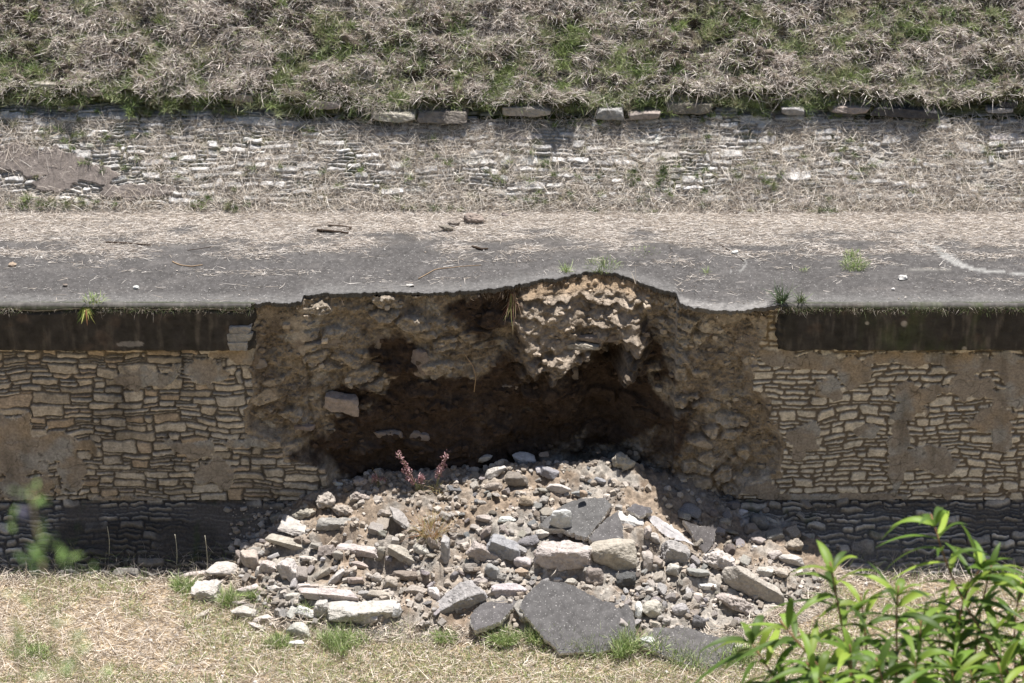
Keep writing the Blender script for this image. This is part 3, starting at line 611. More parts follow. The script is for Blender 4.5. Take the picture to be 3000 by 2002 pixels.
# name, crop, centre, length, height, angle, colour, label
BIG = [
 ('stone_block', 4, 865, 705, 440, 78, 17, 'ltan', 'long pale building stone sloping down to the right at the left of the heap', dict(kind='block', dep=.9, tilt=25)),
 ('flat_stone', 4, 885, 575, 290, 110, 12, 'pale', 'flat pale stone with bright sunlit top behind the long sloping building stone', dict(kind='block', thick=.07, tilt=16)),
 ('flat_stone', 4, 1160, 565, 340, 95, 10, 'grey', 'grey plank-like stone resting across the brown earth above a dark hole', dict(kind='block', dep=.7, tilt=20)),
 ('flat_stone', 4, 1625, 545, 290, 90, 38, 'grey', 'grey slab leaning diagonally over a black hole left of the bronze grass tuft', dict(kind='block', thick=.06, tilt=22)),
 ('rock', 4, 1475, 487, 85, 66, 20, 'ltan', 'small sandy rock at the upper end of the diagonal grey slab', {}),
 ('earth_lump', 4, 1065, 410, 150, 165, 0, 'ltan', 'tall yellowish lump at the upper left corner of the heap', dict(kind='clod', rough=.9)),
 ('earth_lump', 4, 1190, 470, 170, 110, 10, 'tan', 'crumbly tan clod beside the tall yellowish lump', dict(kind='clod', rough=1.)),
 ('earth_lump', 4, 925, 490, 150, 90, -10, 'tan', 'rough brown clod at the leftmost edge of the upper heap', dict(kind='clod', rough=1.)),
 ('earth_lump', 4, 1308, 275, 120, 85, 0, 'ltan', 'crumbly clod beside the white stake at the back of the heap', dict(kind='clod', rough=1.)),
 ('earth_lump', 4, 1300, 378, 115, 95, 15, 'tan', 'tan clod casting a shadow below the white stake', dict(kind='clod', rough=1.)),
 ('rock', 4, 1158, 283, 66, 38, 0, 'white', 'small white stone in the shade left of the crumbly clod by the stake', {}),
 ('stone_block', 4, 985, 212, 190, 165, 0, 'grey', 'squarish grey block at the lower corner of the left wall facing', dict(kind='block', dep=.5, tilt=0, sink=.1)),
 ('stone_block', 4, 1290, 742, 285, 82, 2, 'pale', 'low flat-topped stone in the middle left with a rod-like stone at its end', dict(kind='block', dep=.8, tilt=18)),
 ('rock', 4, 1442, 772, 62, 150, 8, 'ltan', 'upright rod-like stone standing over a black gap', dict(dep=.5)),
 ('stone_block', 4, 1635, 790, 310, 100, 24, 'ltan', 'tan stone leaning down right above the largest black gap', dict(kind='block', dep=.9, tilt=25)),
 ('rock', 4, 1728, 745, 130, 75, 20, 'pale', 'pale pointed stone on top of the tan leaning stone', {}),
 ('rock', 4, 1810, 700, 110, 88, 40, 'tan', 'tan stone below the bronze grass tuft', {}),
 ('post_stone', 4, 1895, 745, 60, 215, 1, 'grey', 'narrow grey stone standing upright like a post', dict(kind='block', dep=.5, tilt=0, sink=.2, rough=.3)),
 ('rock', 4, 548, 815, 120, 160, -10, 'ltan', 'upright pale rock at the left edge of the heap', {}),
 ('rock', 4, 612, 885, 65, 85, 10, 'pale', 'narrow pale rock right of the upright pale rock at the left edge', {}),
 ('rock', 4, 670, 862, 105, 105, 25, 'pale', 'pale angular rock leaning right near the left edge', dict(kind='block')),
 ('stone_block', 4, 820, 885, 180, 150, 42, 'pale', 'large tipped pale block with dark left side', dict(kind='block', dep=.8)),
 ('rock', 4, 955, 800, 120, 52, 15, 'pale', 'flattish pale stone below the long sloping building stone', {}),
 ('rock', 4, 1045, 905, 150, 70, -38, 'ltan', 'leftmost of three rounded stones leaning up to the right', {}),
 ('rock', 4, 1145, 925, 145, 80, -42, 'pale', 'middle of three rounded stones leaning up to the right', {}),
 ('rock', 4, 1235, 890, 140, 70, -45, 'ltan', 'rightmost of three rounded stones leaning up to the right', {}),
 ('rock', 4, 1305, 840, 110, 60, 20, 'ltan', 'knobbly tan stone at the left side of the largest black gap', {}),
 ('rock', 4, 1270, 945, 120, 60, 5, 'tan', 'tan stone half shaded under the three leaning rounded stones', {}),
 ('rock', 4, 375, 885, 200, 145, 5, 'pale', 'big rounded pale rock at the far left end of the heap', {}),
 ('rock', 4, 155, 897, 165, 38, -5, 'pale', 'thin pale stone lying in the grass at the far left', {}),
 ('rock', 4, 248, 1035, 190, 160, -12, 'pale', 'large angular pale rock tilted in the grass at the lower left', dict(kind='block', dep=.9)),
 ('rock', 4, 205, 1190, 150, 45, -25, 'ltan', 'half-buried pale stone below the large angular rock', {}),
 ('stone_block', 4, 1085, 1048, 400, 88, -3, 'pale', 'long pale rounded beam of stone lying level', dict(kind='block', dep=.7, tilt=20)),
 ('stone_block', 4, 1330, 1165, 500, 150, -2, 'pale', 'thick pale building block, the largest at the lower left', dict(kind='block', dep=.9, tilt=14)),
 ('flat_stone', 4, 1045, 1150, 95, 130, -8, 'pale', 'upright shaded plate of stone against the left end of the thick pale block', dict(kind='block', dep=.5, tilt=0)),
 ('rock', 4, 1362, 1215, 135, 95, -12, 'pale', 'pale rock leaning on the front of the thick pale block', {}),
 ('rock', 4, 1552, 1155, 70, 110, 10, 'white', 'white upright rock at the right end of the thick pale block', {}),
 ('stone_block', 4, 1975, 1095, 370, 165, -27, 'grey', 'big grey building stone tipped up to the right', dict(kind='block', dep=.9, tilt=30)),
 ('rock', 4, 1812, 1030, 88, 95, 0, 'white', 'white stone behind the left end of the tipped grey building stone', {}),
 ('rock', 4, 515, 1180, 160, 95, 8, 'pale', 'rounded pale rock in the grass, lower left', {}),
 ('rock', 4, 632, 1218, 140, 72, -14, 'pale', 'pale rock with dark underside at the grass edge', {}),
 ('rock', 4, 600, 1268, 110, 55, 12, 'pale', 'small flat pale stone lowest in the left grass', {}),
 ('rock', 4, 885, 1290, 150, 120, 20, 'pale', 'rough pale lump below the crushed white patch', {}),
 ('rock', 4, 858, 1382, 88, 56, 0, 'white', 'white stone alone in the grass at the bottom left', {}),
 ('rock', 4, 930, 1175, 150, 90, 10, 'white', 'crushed white stone left of the upright plate', {}),
 ('rock', 4, 716, 1003, 105, 62, 0, 'pale', 'egg-shaped pale stone left of the small cut blocks', {}),
 ('rock', 4, 915, 990, 90, 55, 0, 'pale', 'small cut block behind the left end of the long beam', dict(kind='block')),
 ('rock', 4, 990, 988, 60, 40, 0, 'ltan', 'small cut block right behind the long beam', dict(kind='block')),
 ('flat_stone', 4, 1100, 992, 100, 22, 2, 'pale', 'thin flat piece behind the long beam', dict(kind='block')),
 ('rock', 4, 1198, 988, 58, 38, 0, 'ltan', 'little square stone on the back of the long beam', dict(kind='block')),
 ('rock', 4, 1342, 1040, 110, 66, 5, 'grey', 'pale grey rock touching the right end of the long beam', {}),
 ('rock', 4, 1440, 1045, 170, 70, 8, 'ltan', 'low tan rock right of the long beam', {}),
 ('rock', 4, 1612, 918, 180, 100, 5, 'brown', 'brown rock in front of the largest black gap', {}),
 ('rock', 4, 1412, 932, 70, 88, -20, 'ltan', 'left of two upright stones before the black gap', {}),
 ('rock', 4, 1508, 968, 98, 112, 10, 'tan', 'right of two upright stones before the black gap', {}),
 ('rock', 4, 1690, 1020, 135, 80, 12, 'tan', 'tan stone below the brown rock', {}),
 ('rock', 4, 840, 1055, 120, 60, -15, 'pale', 'pale stone below the egg-shaped one', {}),
 ('rock', 4, 540, 1010, 150, 75, -8, 'pale', 'low pale stone between two grass tufts', {}),
 ('rock', 4, 2160, 778, 240, 120, 30, 'pink', 'pinkish long stone in the centre of the heap', dict(kind='block', dep=.6)),
 ('rock', 6, 690, 1220, 420, 260, 22, 'blue', 'blue-grey angular stone beside the pinkish long stone', dict(kind='block', dep=.8)),
 ('rock', 4, 2135, 960, 112, 80, 5, 'pink', 'pink rounded stone above the tipped grey building stone', {}),
 ('rock', 5, 207, 1000, 232, 100, 6, 'lilac', 'lilac-white stone above the left end of the big charcoal slab', dict(kind='block', dep=.8)),
 ('rock', 5, 316, 115, 160, 110, 5, 'white', 'rounded pale grey boulder topmost on the crest', dict(sink=.1)),
 ('rock', 5, 122, 200, 180, 80, -28, 'pale', 'long pale stone leaning against the topmost boulder', {}),
 ('rock', 5, 485, 212, 130, 90, -5, 'blue', 'dark-centred grey stone right of the topmost boulder', {}),
 ('rock', 5, 262, 258, 155, 130, 10, 'brown', 'dark brown stone under the topmost boulder', {}),
 ('rock', 5, 545, 312, 175, 80, 10, 'pale', 'pale stone with brown underside below the dark-centred one', dict(sink=.1)),
 ('rock', 5, 695, 342, 130, 55, 5, 'blue', 'blue-grey flat stone just above the upper charcoal slab', {}),
 ('rock', 5, 825, 257, 84, 50, 10, 'blue', 'larger of two slate-coloured stones on the crest earth', {}),
 ('rock', 5, 908, 255, 46, 48, 0, 'dblue', 'smaller of two slate-coloured stones on the crest earth', {}),
 ('earth_lump', 5, 975, 135, 140, 150, 15, 'ltan', 'sunlit pale lump at the right end of the crest', dict(kind='clod', rough=.8, sink=.1)),
 ('rock', 5, 50, 105, 110, 60, -10, 'pale', 'pale crumbly stone at the left end of the crest', {}),
 ('rock', 5, 108, 300, 120, 90, 0, 'tan', 'dark-shadowed tan rock below the long leaning pale stone', {}),
 ('rock', 5, 325, 395, 95, 95, 10, 'ochre', 'ochre stone in the fine earth left of the upper charcoal slab', {}),
 ('rock', 5, 557, 590, 160, 175, 8, 'white', 'smooth pale stone standing against the upper charcoal slab', dict(sink=-.35, dep=.5)),
 ('stone_block', 5, 590, 770, 365, 215, 1, 'pale', 'big white-topped building block in the middle of the heap', dict(kind='block', dep=.62, tilt=8, sink=.2)),
 ('boulder', 5, 930, 765, 320, 280, -8, 'ltan', 'large tan boulder right of the white-topped block', dict(kind='rock', dep=.7, tilt=25, rough=.25)),
 ('rock', 5, 788, 908, 120, 145, 5, 'red', 'reddish stone between the white-topped block and the tan boulder', {}),
 ('rock', 5, 1000, 925, 130, 100, -8, 'dgrey', 'dark grey block with pale crust below the tan boulder', dict(kind='block')),
 ('flat_stone', 5, 1028, 508, 185, 100, 20, 'white', 'white flat stone right of the cracked charcoal slab', dict(kind='block', thick=.08)),
 ('rock', 5, 1325, 755, 165, 190, 20, 'grey', 'flat-faced grey rock below the tilted broken screed', dict(kind='block')),
 ('boulder', 5, 1635, 808, 230, 150, 22, 'pale', 'pitted pale boulder with dark holes on the right side', dict(rough=.9)),
 ('flat_stone', 5, 1860, 965, 460, 175, 27, 'ltan', 'long stone slab sloping down right toward the leafy shrub', dict(kind='rock', dep=.55, tilt=20)),
 ('rock', 5, 1765, 1105, 350, 130, 33, 'ltan', 'rough broken mortar mass below the long sloping slab', dict(kind='clod', rough=.8)),
 ('rock', 5, 835, 1390, 162, 84, 0, 'pink', 'rounded pinkish cobble alone in the front grass', {}),
 ('rock', 5, 1168, 1125, 130, 135, 15, 'pale', 'round pale rock right of the big charcoal slab', {}),
 ('rock', 5, 1490, 1210, 100, 100, 10, 'dblue', 'dark blue-black jagged stone above the lower right slab', {}),
 ('rock', 5, 312, 810, 120, 100, 15, 'lilac', 'lilac stone left of the white-topped block', {}),
 ('rock', 5, 1550, 970, 125, 48, 5, 'white', 'bright white flat stone in the gravelly right side', dict(kind='block')),
 ('rock', 5, 45, 615, 130, 80, -50, 'ltan', 'yellow-tipped stone above the pinkish long stone', {}),
 ('rock', 5, 193, 517, 120, 55, 0, 'white', 'flat oval whitish stone left of the upper charcoal slab', {}),
 ('rock', 5, 45, 512, 105, 68, 5, 'pink', 'pinkish rounded stone left of the flat oval one', {}),
 ('rock', 5, 425, 622, 105, 85, -10, 'pale', 'pale block left of the smooth standing stone', {}),
 ('earth_lump', 5, 2140, 695, 150, 105, 8, 'tan', 'brown pitted clod at the far right end of the heap', dict(kind='clod', rough=1., sink=.1)),
 ('rock', 5, 2008, 757, 100, 80, 0, 'pale', 'pale angular rock left of the far right clod', {}),
 ('rock', 5, 2046, 880, 90, 88, 10, 'ltan', 'sandy rock half hidden by the shrub leaves', {}),
 ('rock', 5, 1935, 878, 140, 105, -10, 'pale', 'broad pale rock above the long sloping slab', {}),
 ('rock', 5, 2120, 790, 150, 90, 10, 'pale', 'whitish rock below the far right clod', {}),
 ('rock', 5, 1895, 535, 115, 130, 10, 'dblue', 'dark blue-grey rock in the shade by the footing', {}),
 ('rock', 5, 1790, 467, 70, 55, 0, 'white', 'white stone in the shade above the dark blue-grey rock', {}),
 ('rock', 5, 1665, 535, 95, 70, 0, 'tan', 'rounded shaded stone right of the tilted dark slab', {}),
 ('rock', 5, 1805, 540, 60, 75, 30, 'grey', 'pale grey shaded stone left of the dark blue-grey rock', {}),
 ('rock', 5, 1870, 705, 40, 38, 0, 'white', 'tiny white stone at the shadow line on the right', {}),
 ('rock', 5, 1150, 795, 80, 150, 12, 'ltan', 'tan elongated stone right of the tan boulder', {}),
 ('rock', 5, 1205, 810, 80, 100, 10, 'tan', 'round shaded stone beside the tan elongated one', {}),
 ('rock', 5, 1315, 865, 90, 110, 28, 'pale', 'pale finger-shaped stone below the flat-faced grey rock', {}),
 ('rock', 5, 1490, 880, 160, 75, 8, 'grey', 'flat grey rock above the gravelly right side', {}),
 ('rock', 5, 1190, 640, 75, 85, 10, 'pale', 'small pale rock under the edge of the broken screed', {}),
 ('rock', 5, 1148, 610, 40, 130, 5, 'pale', 'thin upright sliver right of the cracked charcoal slab', {}),
 ('rock', 5, 1018, 580, 75, 85, 10, 'red', 'reddish rock under the white flat stone', {}),
 ('rock', 5, 95, 870, 110, 110, 20, 'grey', 'grey egg-shaped rock below the pinkish long stone', {}),
 ('rock', 5, 300, 880, 100, 70, 5, 'ochre', 'orange-brown stone above the big charcoal slab', {}),
 ('rock', 5, 545, 925, 70, 45, 0, 'white', 'small white stone at the top edge of the big charcoal slab', {}),
 ('rock', 5, 625, 940, 75, 60, 0, 'ltan', 'sandy stone at the top edge of the big charcoal slab', {}),
 ('rock', 5, 745, 975, 80, 50, 10, 'ltan', 'tan stone at the right shoulder of the big charcoal slab', {}),
 ('rock', 5, 1085, 1130, 60, 120, 10, 'white', 'white crusty stone at the right edge of the big charcoal slab', {}),
 ('rock', 5, 1365, 1130, 110, 90, -15, 'grey', 'grey jagged rock between the lower slabs', {}),
 ('rock', 5, 1195, 1225, 85, 55, 5, 'ltan', 'sandy pebble above the lower right slab', {}),
 ('rock', 5, 1145, 1345, 110, 80, 5, 'white', 'crumbled white lump at the left corner of the lower right slab', {}),
 ('rock', 5, 1745, 1385, 90, 50, -20, 'white', 'white crumb at the right corner of the lower right slab', {}),
 ('rock', 5, 712, 455, 62, 62, 10, 'ochre', 'little ochre stone lying on top of the upper charcoal slab', dict(sink=-2.6)),
]
for nm, cr, cx, cy, L, H, ang, col, lab, kw in BIG:
    kw = dict(kw); kind = kw.pop('kind', 'rock')
    o = R(nm, cr, cx, cy, L, H, ang, col, lab, kind=kind, cat=('clod' if nm == 'earth_lump' else 'stone'), **kw)

def slab(name, cr, poly, tilt, roll, thick, col, label, lift=.05, edge='white', cat='slab', seed=1, crack=False):
    pts = np.array([cpx(cr, *p) for p in poly]); cp = pts.mean(0); c = at(cp[0], cp[1]); c = c+np.array([0, 0, lift])
    N = np.array(Matrix.Rotation(math.radians(roll), 3, 'Y') @ Matrix.Rotation(math.radians(tilt), 3, 'X') @ Vector((0, 0, 1)))
    Q = np.array([on_plane(a, b, c, N) for a, b in pts])
    ax = Q[1]-Q[0]; ax /= np.linalg.norm(ax); ay = np.cross(N, ax)
    q2 = np.stack([(Q-c)@ax, (Q-c)@ay], -1); area = 0.5*np.sum(q2[:, 0]*np.roll(q2[:, 1], -1)-np.roll(q2[:, 0], -1)*q2[:, 1])
    if area < 0: q2 = q2[::-1]
    ring = []
    for a, b in zip(q2, np.roll(q2, -1, 0)):
        n = max(2, int(np.linalg.norm(b-a)/.022))
        for k in range(n): ring.append(lerp(a, b, k/n))
    ring = np.array(ring); n = len(ring); cen = ring.mean(0); rad = ring-cen; rn = rad/np.linalg.norm(rad, axis=1)[:, None]
    j = fbm(xyz(ring[:, 0], ring[:, 1], seed), 5, 4, seed)*.035+fbm(xyz(ring[:, 0], ring[:, 1], seed), 25, 3, seed)*.035; ring = ring+rn*j[:, None]
    lv = [(-.006, 0), (0, -.01), (.008, -.3), (-.006, -.65), (-.012, -1)]
    V = []
    for k, (o_, z_) in enumerate(lv):
        off = o_+(fbm(xyz(ring[:, 0], ring[:, 1], k*.5), 18, 3, seed+k)*.03 if k > 1 else 0)
        r2 = ring+rn*np.reshape(off, (-1, 1)) if k > 1 else ring+rn*o_
        zz = z_*thick+(fbm(xyz(r2[:, 0], r2[:, 1], k), 9, 3, seed)*.02 if k == 4 else 0)
        V.append(np.stack([r2[:, 0], r2[:, 1], np.broadcast_to(zz, (n,))], -1))
    # top as concentric rings for a slightly uneven surface
    tops = []
    for t in (.8, .55, .3): r2 = cen+(V[0][:, :2]-cen)*t; tops.append(np.stack([r2[:, 0], r2[:, 1], fbm(xyz(r2[:, 0], r2[:, 1], seed), 2.5, 3, seed)*.012], -1))
    allr = tops[::-1]+V; W = np.concatenate(allr+[np.array([[cen[0], cen[1], 0], [cen[0], cen[1], -thick]])])
    F = []; i = np.arange(n); i2 = (i+1) % n
    for k in range(len(allr)-1): F.append(np.stack([k*n+i, (k+1)*n+i, (k+1)*n+i2, k*n+i2], -1))
    quads = np.concatenate(F); T = np.concatenate([np.stack([np.full(n, len(W)-2), i, i2], -1), np.stack([np.full(n, len(W)-1), (len(allr)-1)*n+i2, (len(allr)-1)*n+i], -1)])
    o = mk(name, W, [quads, T], M_SLAB, None, None, False)
    Rm = Matrix((ax, ay, N)).transposed(); o.rotation_euler = Rm.to_euler(); o.location = c; setcol(o, col, .03)
    o.data.materials.append(M_CRUST); mi = np.zeros(len(quads)+len(T), np.int32); mi[4*n:7*n] = 1; mi[len(quads)+n:] = 1; o.data.polygons.foreach_set('material_index', mi)
    tag(o, label, cat); used.add(label); LAND.append((o, label, *poly[0])); return o
M_CRUST = material('mortar_crust', src='obj', nscale=20, namp=.3, bump=.9, bscale=40, bdist=.02)
_l = M_CRUST.node_tree
for l in list(_l.links):
    if l.from_node.type == 'OBJECT_INFO': _l.links.remove(l)
for nd in _l.nodes:
    if nd.type == 'MIX': nd.inputs['A'].default_value = (.50, .47, .43, 1)
slab('screed_slab', 5, [(432, 922), (560, 938), (640, 952), (760, 1020), (850, 1062), (1015, 1085), (1055, 1150), (1062, 1330), (840, 1410), (560, 1410), (400, 1260), (278, 1100), (302, 1045)], 27, 2, .12, 'dgrey', 'biggest charcoal slab of broken terrace screed lying at the front of the heap', .11, seed=3)
slab('screed_slab', 5, [(415, 545), (520, 455), (600, 402), (700, 368), (858, 368), (908, 410), (830, 520), (735, 634), (620, 600), (560, 575), (470, 575)], 17, -3, .11, 'dgrey', 'upper charcoal slab carrying a little ochre stone', .17, seed=5)
slab('screed_slab', 5, [(748, 642), (850, 520), (945, 455), (972, 560), (985, 630), (850, 685)], 20, 3, .11, 'dgrey', 'triangular charcoal piece split off the right side of the upper slab', .14, seed=8)
slab('screed_slab', 4, [(2060, 1185), (2140, 1095), (2380, 1070), (2400, 1090), (2260, 1230), (2090, 1285)], 13, -4, .10, 'dgrey', 'charcoal slab half buried left of the biggest slab', .07, seed=9)
slab('screed_slab', 5, [(1185, 1245), (1380, 1232), (1600, 1300), (1742, 1335), (1695, 1450), (1600, 1535), (1400, 1490), (1190, 1400), (1100, 1350)], 15, 2, .13, 'dgrey', 'charcoal slab lying in the grass at the lower right', .11, seed=12)
slab('screed_slab', 5, [(1390, 520), (1500, 560), (1612, 548), (1600, 655), (1535, 752), (1470, 650)], 35, 18, .10, 'dgrey', 'charcoal slab tilted steeply to the right beside the shadow line', .17, seed=14)
slab('screed_slab', 5, [(1010, 445), (1060, 408), (1172, 432), (1180, 462), (1095, 490)], 13, 6, .09, 'dgrey', 'small charcoal slab above the white flat stone', .11, seed=16)
slab('mortar_slab', 5, [(1140, 485), (1200, 490), (1330, 570), (1465, 690), (1400, 660), (1300, 650), (1190, 560)], 40, -30, .06, 'white', 'broken screed seen from its crusty white underside, tilted left', .22, seed=18)

# the white stake and one board-like pieces
stake = place_rock('wooden_stake', 4, 1345, 210, 165, 16, 27, 'white', 'whitish split stake sticking out at the back left of the heap', kind='block', dep=.9, tilt=0, cat='stake', sink=-2.0, rough=.2)

# ---- random middle-sized stones
def overlaps(px, py, r):
    return False
tmpl = []
for i in range(26):
    V, F = rock_verts(8, 1, RG.uniform(.7, 1), RG.uniform(.35, .85), 500+i, RG.choice(['rock', 'rock', 'block', 'block']), .7)
    ob = mk('rock', V, [F], M_ROCK, None, None, i % 2 == 0); tmpl.append(ob.data); bpy.data.objects.remove(ob)
LP = [(np.array(o.location), lab) for o, lab, *_ in LAND]
NUMW = ['', 'second ', 'third ', 'fourth ', 'fifth ', 'sixth ', 'seventh ', 'eighth ', 'ninth ', 'tenth ']
def short(lab):
    wds = lab.split(); return lab
SHORTS = {}
for o, lab, *_ in LAND:
    w_ = lab.split(); stop = {'at', 'in', 'of', 'behind', 'beside', 'with', 'resting', 'leaning', 'lying', 'right', 'left', 'below', 'above', 'under', 'on', 'sloping', 'standing', 'alone', 'half', 'between', 'across', 'tilted', 'casting', 'carrying', 'touching', 'near', 'over', 'just', 'from', 'seen', 'topmost', 'split', 'sticking', 'against', 'lowest'}
    k = 0
    while k < len(w_) and not (k > 0 and w_[k].strip(',') in stop): k += 1
    s = ' '.join(w_[:k]).strip(',')
    if len(s.split()) > 7 or len(s.split()) < 2: s = None
    SHORTS[lab] = s
cnt = {}
for s in SHORTS.values(): cnt[s] = cnt.get(s, 0)+1
LM = [(np.array(o.location), SHORTS[lab]) for o, lab, *_ in LAND if SHORTS[lab] and cnt[SHORTS[lab]] == 1]
def auto_label(p, colname, size, kind, look):
    D = sorted((np.linalg.norm((p-q)*np.array([1, .8, .8])), i) for i, (q, s) in enumerate(LM))
    sz = 'tiny' if size < .09 else 'small' if size < .14 else 'mid-sized'
    for shape in (look, None):
        for _, i in D[:6]:
            q, s = LM[i]; d = p-q
            if abs(d[0]) > abs(d[1])*1.1: rel = 'just right of' if d[0] > 0 else 'just left of'
            else: rel = 'just behind' if d[1] > 0 else 'just in front of'
            lab = f"{sz} {colname} {shape+' ' if shape else ''}{kind} {rel} the {s}"
            if lab not in used and len(lab.split()) <= 16: used.add(lab); return lab
    for k in range(1, 10):
        q, s = LM[D[0][1]]; lab = f"{NUMW[k]}{sz} {colname} {look} {kind} near the {s}"
        if lab not in used: used.add(lab); return lab
    return lab
LOOK = ['rounded', 'angular', 'flat-topped', 'pointed', 'chunky', 'rough', 'wedge-shaped', 'blunt']
placed = [(np.array(o.location), max(o.dimensions)*.42) for o, *_ in LAND]
bpy.context.view_layer.update()
placed = [(np.array(o.location), max(o.dimensions)*.40) for o, *_ in LAND]
def scatter_rocks(n, boxes, smin, smax, cols):
    k = 0; tries = 0
    while k < n and tries < 6000:
        tries += 1; x0, y0, x1, y1 = RG.choices(boxes, [(b[2]-b[0])*(b[3]-b[1]) for b in boxes])[0]
        p = at(RG.uniform(x0, x1), RG.uniform(y0, y1)); s = smin*(smax/smin)**(RG.random()**1.3)
        if any(np.hypot(*(p[:2]-q[:2])) < r*.8+s*.34 for q, r in placed): continue
        i = RG.randrange(len(tmpl)); o = bpy.data.objects.new('rock', tmpl[i]); COL.objects.link(o)
        o.scale = (s*RG.uniform(.8, 1.35), s*RG.uniform(.7, 1.1), s*RG.uniform(.65, 1.1)); o.rotation_euler = (RG.uniform(-.6, .6), RG.uniform(-.6, .6), RG.uniform(0, 6.28))
        o.location = (p[0], p[1], p[2]+s*.24); c = RG.choice(cols); setcol(o, c, .15)
        tag(o, auto_label(p, CNAME[c], s, 'stone', LOOK[i % 8]), 'stone', 'small broken stones over the heap'); placed.append((np.array(p), s*.42)); k += 1
PC = ['pale']*5+['ltan']*4+['white', 'grey', 'grey', 'tan', 'tan', 'pink', 'lilac', 'blue', 'brown']
scatter_rocks(42, [(1420, 1280, 1640, 1440)], .08, .17, ['pale', 'pale', 'white', 'grey', 'ltan', 'lilac'])
scatter_rocks(48, [(540, 1240, 800, 1420)], .09, .27, ['pale', 'pale', 'white', 'ltan'])
scatter_rocks(50, [(1040, 1060, 1260, 1360)], .09, .24, PC)
scatter_rocks(78, [(620, 1180, 1700, 1440), (1480, 1180, 1860, 1400)], .11, .30, PC)
scatter_rocks(24, [(1060, 1040, 1500, 1140)], .06, .13, ['tan', 'brown', 'ltan', 'ochre', 'blue', 'pale'])
scatter_rocks(14, [(1500, 1120, 1850, 1260)], .08, .18, ['tan', 'grey', 'dblue', 'brown'])

# ---- gravel (uncountable)
def pebbles(name, pts, sizes, cols, seed, label, mat=M_PEB, flat=.8):
    rg = np.random.RandomState(seed); n = len(pts); Vs = []; Fs = []; Cs = []
    T = [rock_verts(4 if n > 1000 else 2, 1, 1, flat, 900+i, ('block', 'rock', 'clod', 'block')[i % 4], .7) for i in range(8)]; off = 0
    for i, (V, F) in enumerate(T):
        sel = np.arange(i, n, 8); k = len(sel)
        if not k: continue
        A = rg.uniform(0, 6.28, k); B = rg.uniform(-.8, .8, k); ca, sa, cb, sb = np.cos(A), np.sin(A), np.cos(B), np.sin(B)
        W = V[None]*(sizes[sel, None, None])*rg.uniform(.7, 1.2, (k, 1, 3))
        x = W[..., 0]; y = W[..., 1]*cb[:, None]-W[..., 2]*sb[:, None]; z = W[..., 1]*sb[:, None]+W[..., 2]*cb[:, None]
        W = np.stack([x*ca[:, None]-y*sa[:, None], x*sa[:, None]+y*ca[:, None], z], -1)+pts[sel][:, None]
        Vs.append(W.reshape(-1, 3)); Fs.append((F[None]+off+np.arange(k)[:, None, None]*len(V)).reshape(-1, 4)); Cs.append(np.repeat(cols[sel], len(V), 0)); off += k*len(V)
    o = mk(name, np.concatenate(Vs), [np.concatenate(Fs)], mat, None, np.concatenate(Cs), False); tag(o, label, kind='stuff'); return o
rg = np.random.RandomState(3)
def pickc(n, names, v=.2):
    C = np.array([COLS[k] for k in names])[rg.randint(0, len(names), n)]*.5+np.array([.25, .215, .18])*.5; return C*(1+rg.uniform(-v, v, (n, 1)))
n = 11500; x = rg.uniform(-4.8, 5.3, n); y = rg.uniform(-3.5, .4, n); z, m = pile_z(x, y); dens = sstep(-.35, .25, fbm(xyz(x, y), 1.5, 3, 160)); k = (m > .45) & (rg.rand(n) < (.12+.88*dens)*np.where((x > 1.7) & (y > -1.3), .22, 1))
x, y = x[k], y[k]; sz = .018+.10*rg.rand(len(x))**3.2
pebbles('gravel', np.stack([x, y, surf(x, y)+sz*.25], -1), sz, pickc(len(x), ['pale', 'ltan', 'tan', 'pale', 'ltan', 'grey', 'brown', 'tan']), 5, 'fine broken gravel and crumbs between the stones of the heap')
n = 260; x = rg.uniform(-5.2, 5.6, n); y = rg.uniform(-4.1, -1.0, n); z, m = pile_z(x, y); k = (m < .4); x, y = x[k], y[k]; sz = .02+.05*rg.rand(len(x))**2
pebbles('gravel', np.stack([x, y, surf(x, y)+sz*.3], -1), sz, pickc(len(x), ['pale', 'ltan', 'white']), 6, 'scattered pebbles in the dry grass before the heap')
n = 420; x = rg.uniform(-8, 8, n); y = np.interp(x, EX, EY)+.1+rg.rand(n)*3.0; sz = .010+.022*rg.rand(n)**3
pebbles('gravel', np.stack([x, y, np.full(n, ZT+.006)], -1), sz, pickc(n, ['pale', 'dark', 'tan', 'white', 'grey']), 7, 'grit sprinkled over the concrete terrace')

def earth_clods():
    rg = np.random.RandomState(77); st = .0125; mi = np.argwhere(WM[2:-2, 2:-2])+2; n = 9000; q = mi[rg.randint(0, len(mi), n)]; w_ = WW[q[:, 0], q[:, 1]]
    k = rg.rand(n) < .28; q = q[k]; w_ = w_[k]; n = len(q); P = WP[q[:, 0], q[:, 1]].copy(); C = WC[q[:, 0], q[:, 1]]*(1+rg.uniform(-.2, .35, (n, 1)))
    sz = .015+.10*rg.rand(n)**4.5; P[:, 1] -= sz*.05
    o = pebbles('clods', P, sz, C, 78, None, M_PEB, .7); o.parent = WALL; return o
earth_clods()
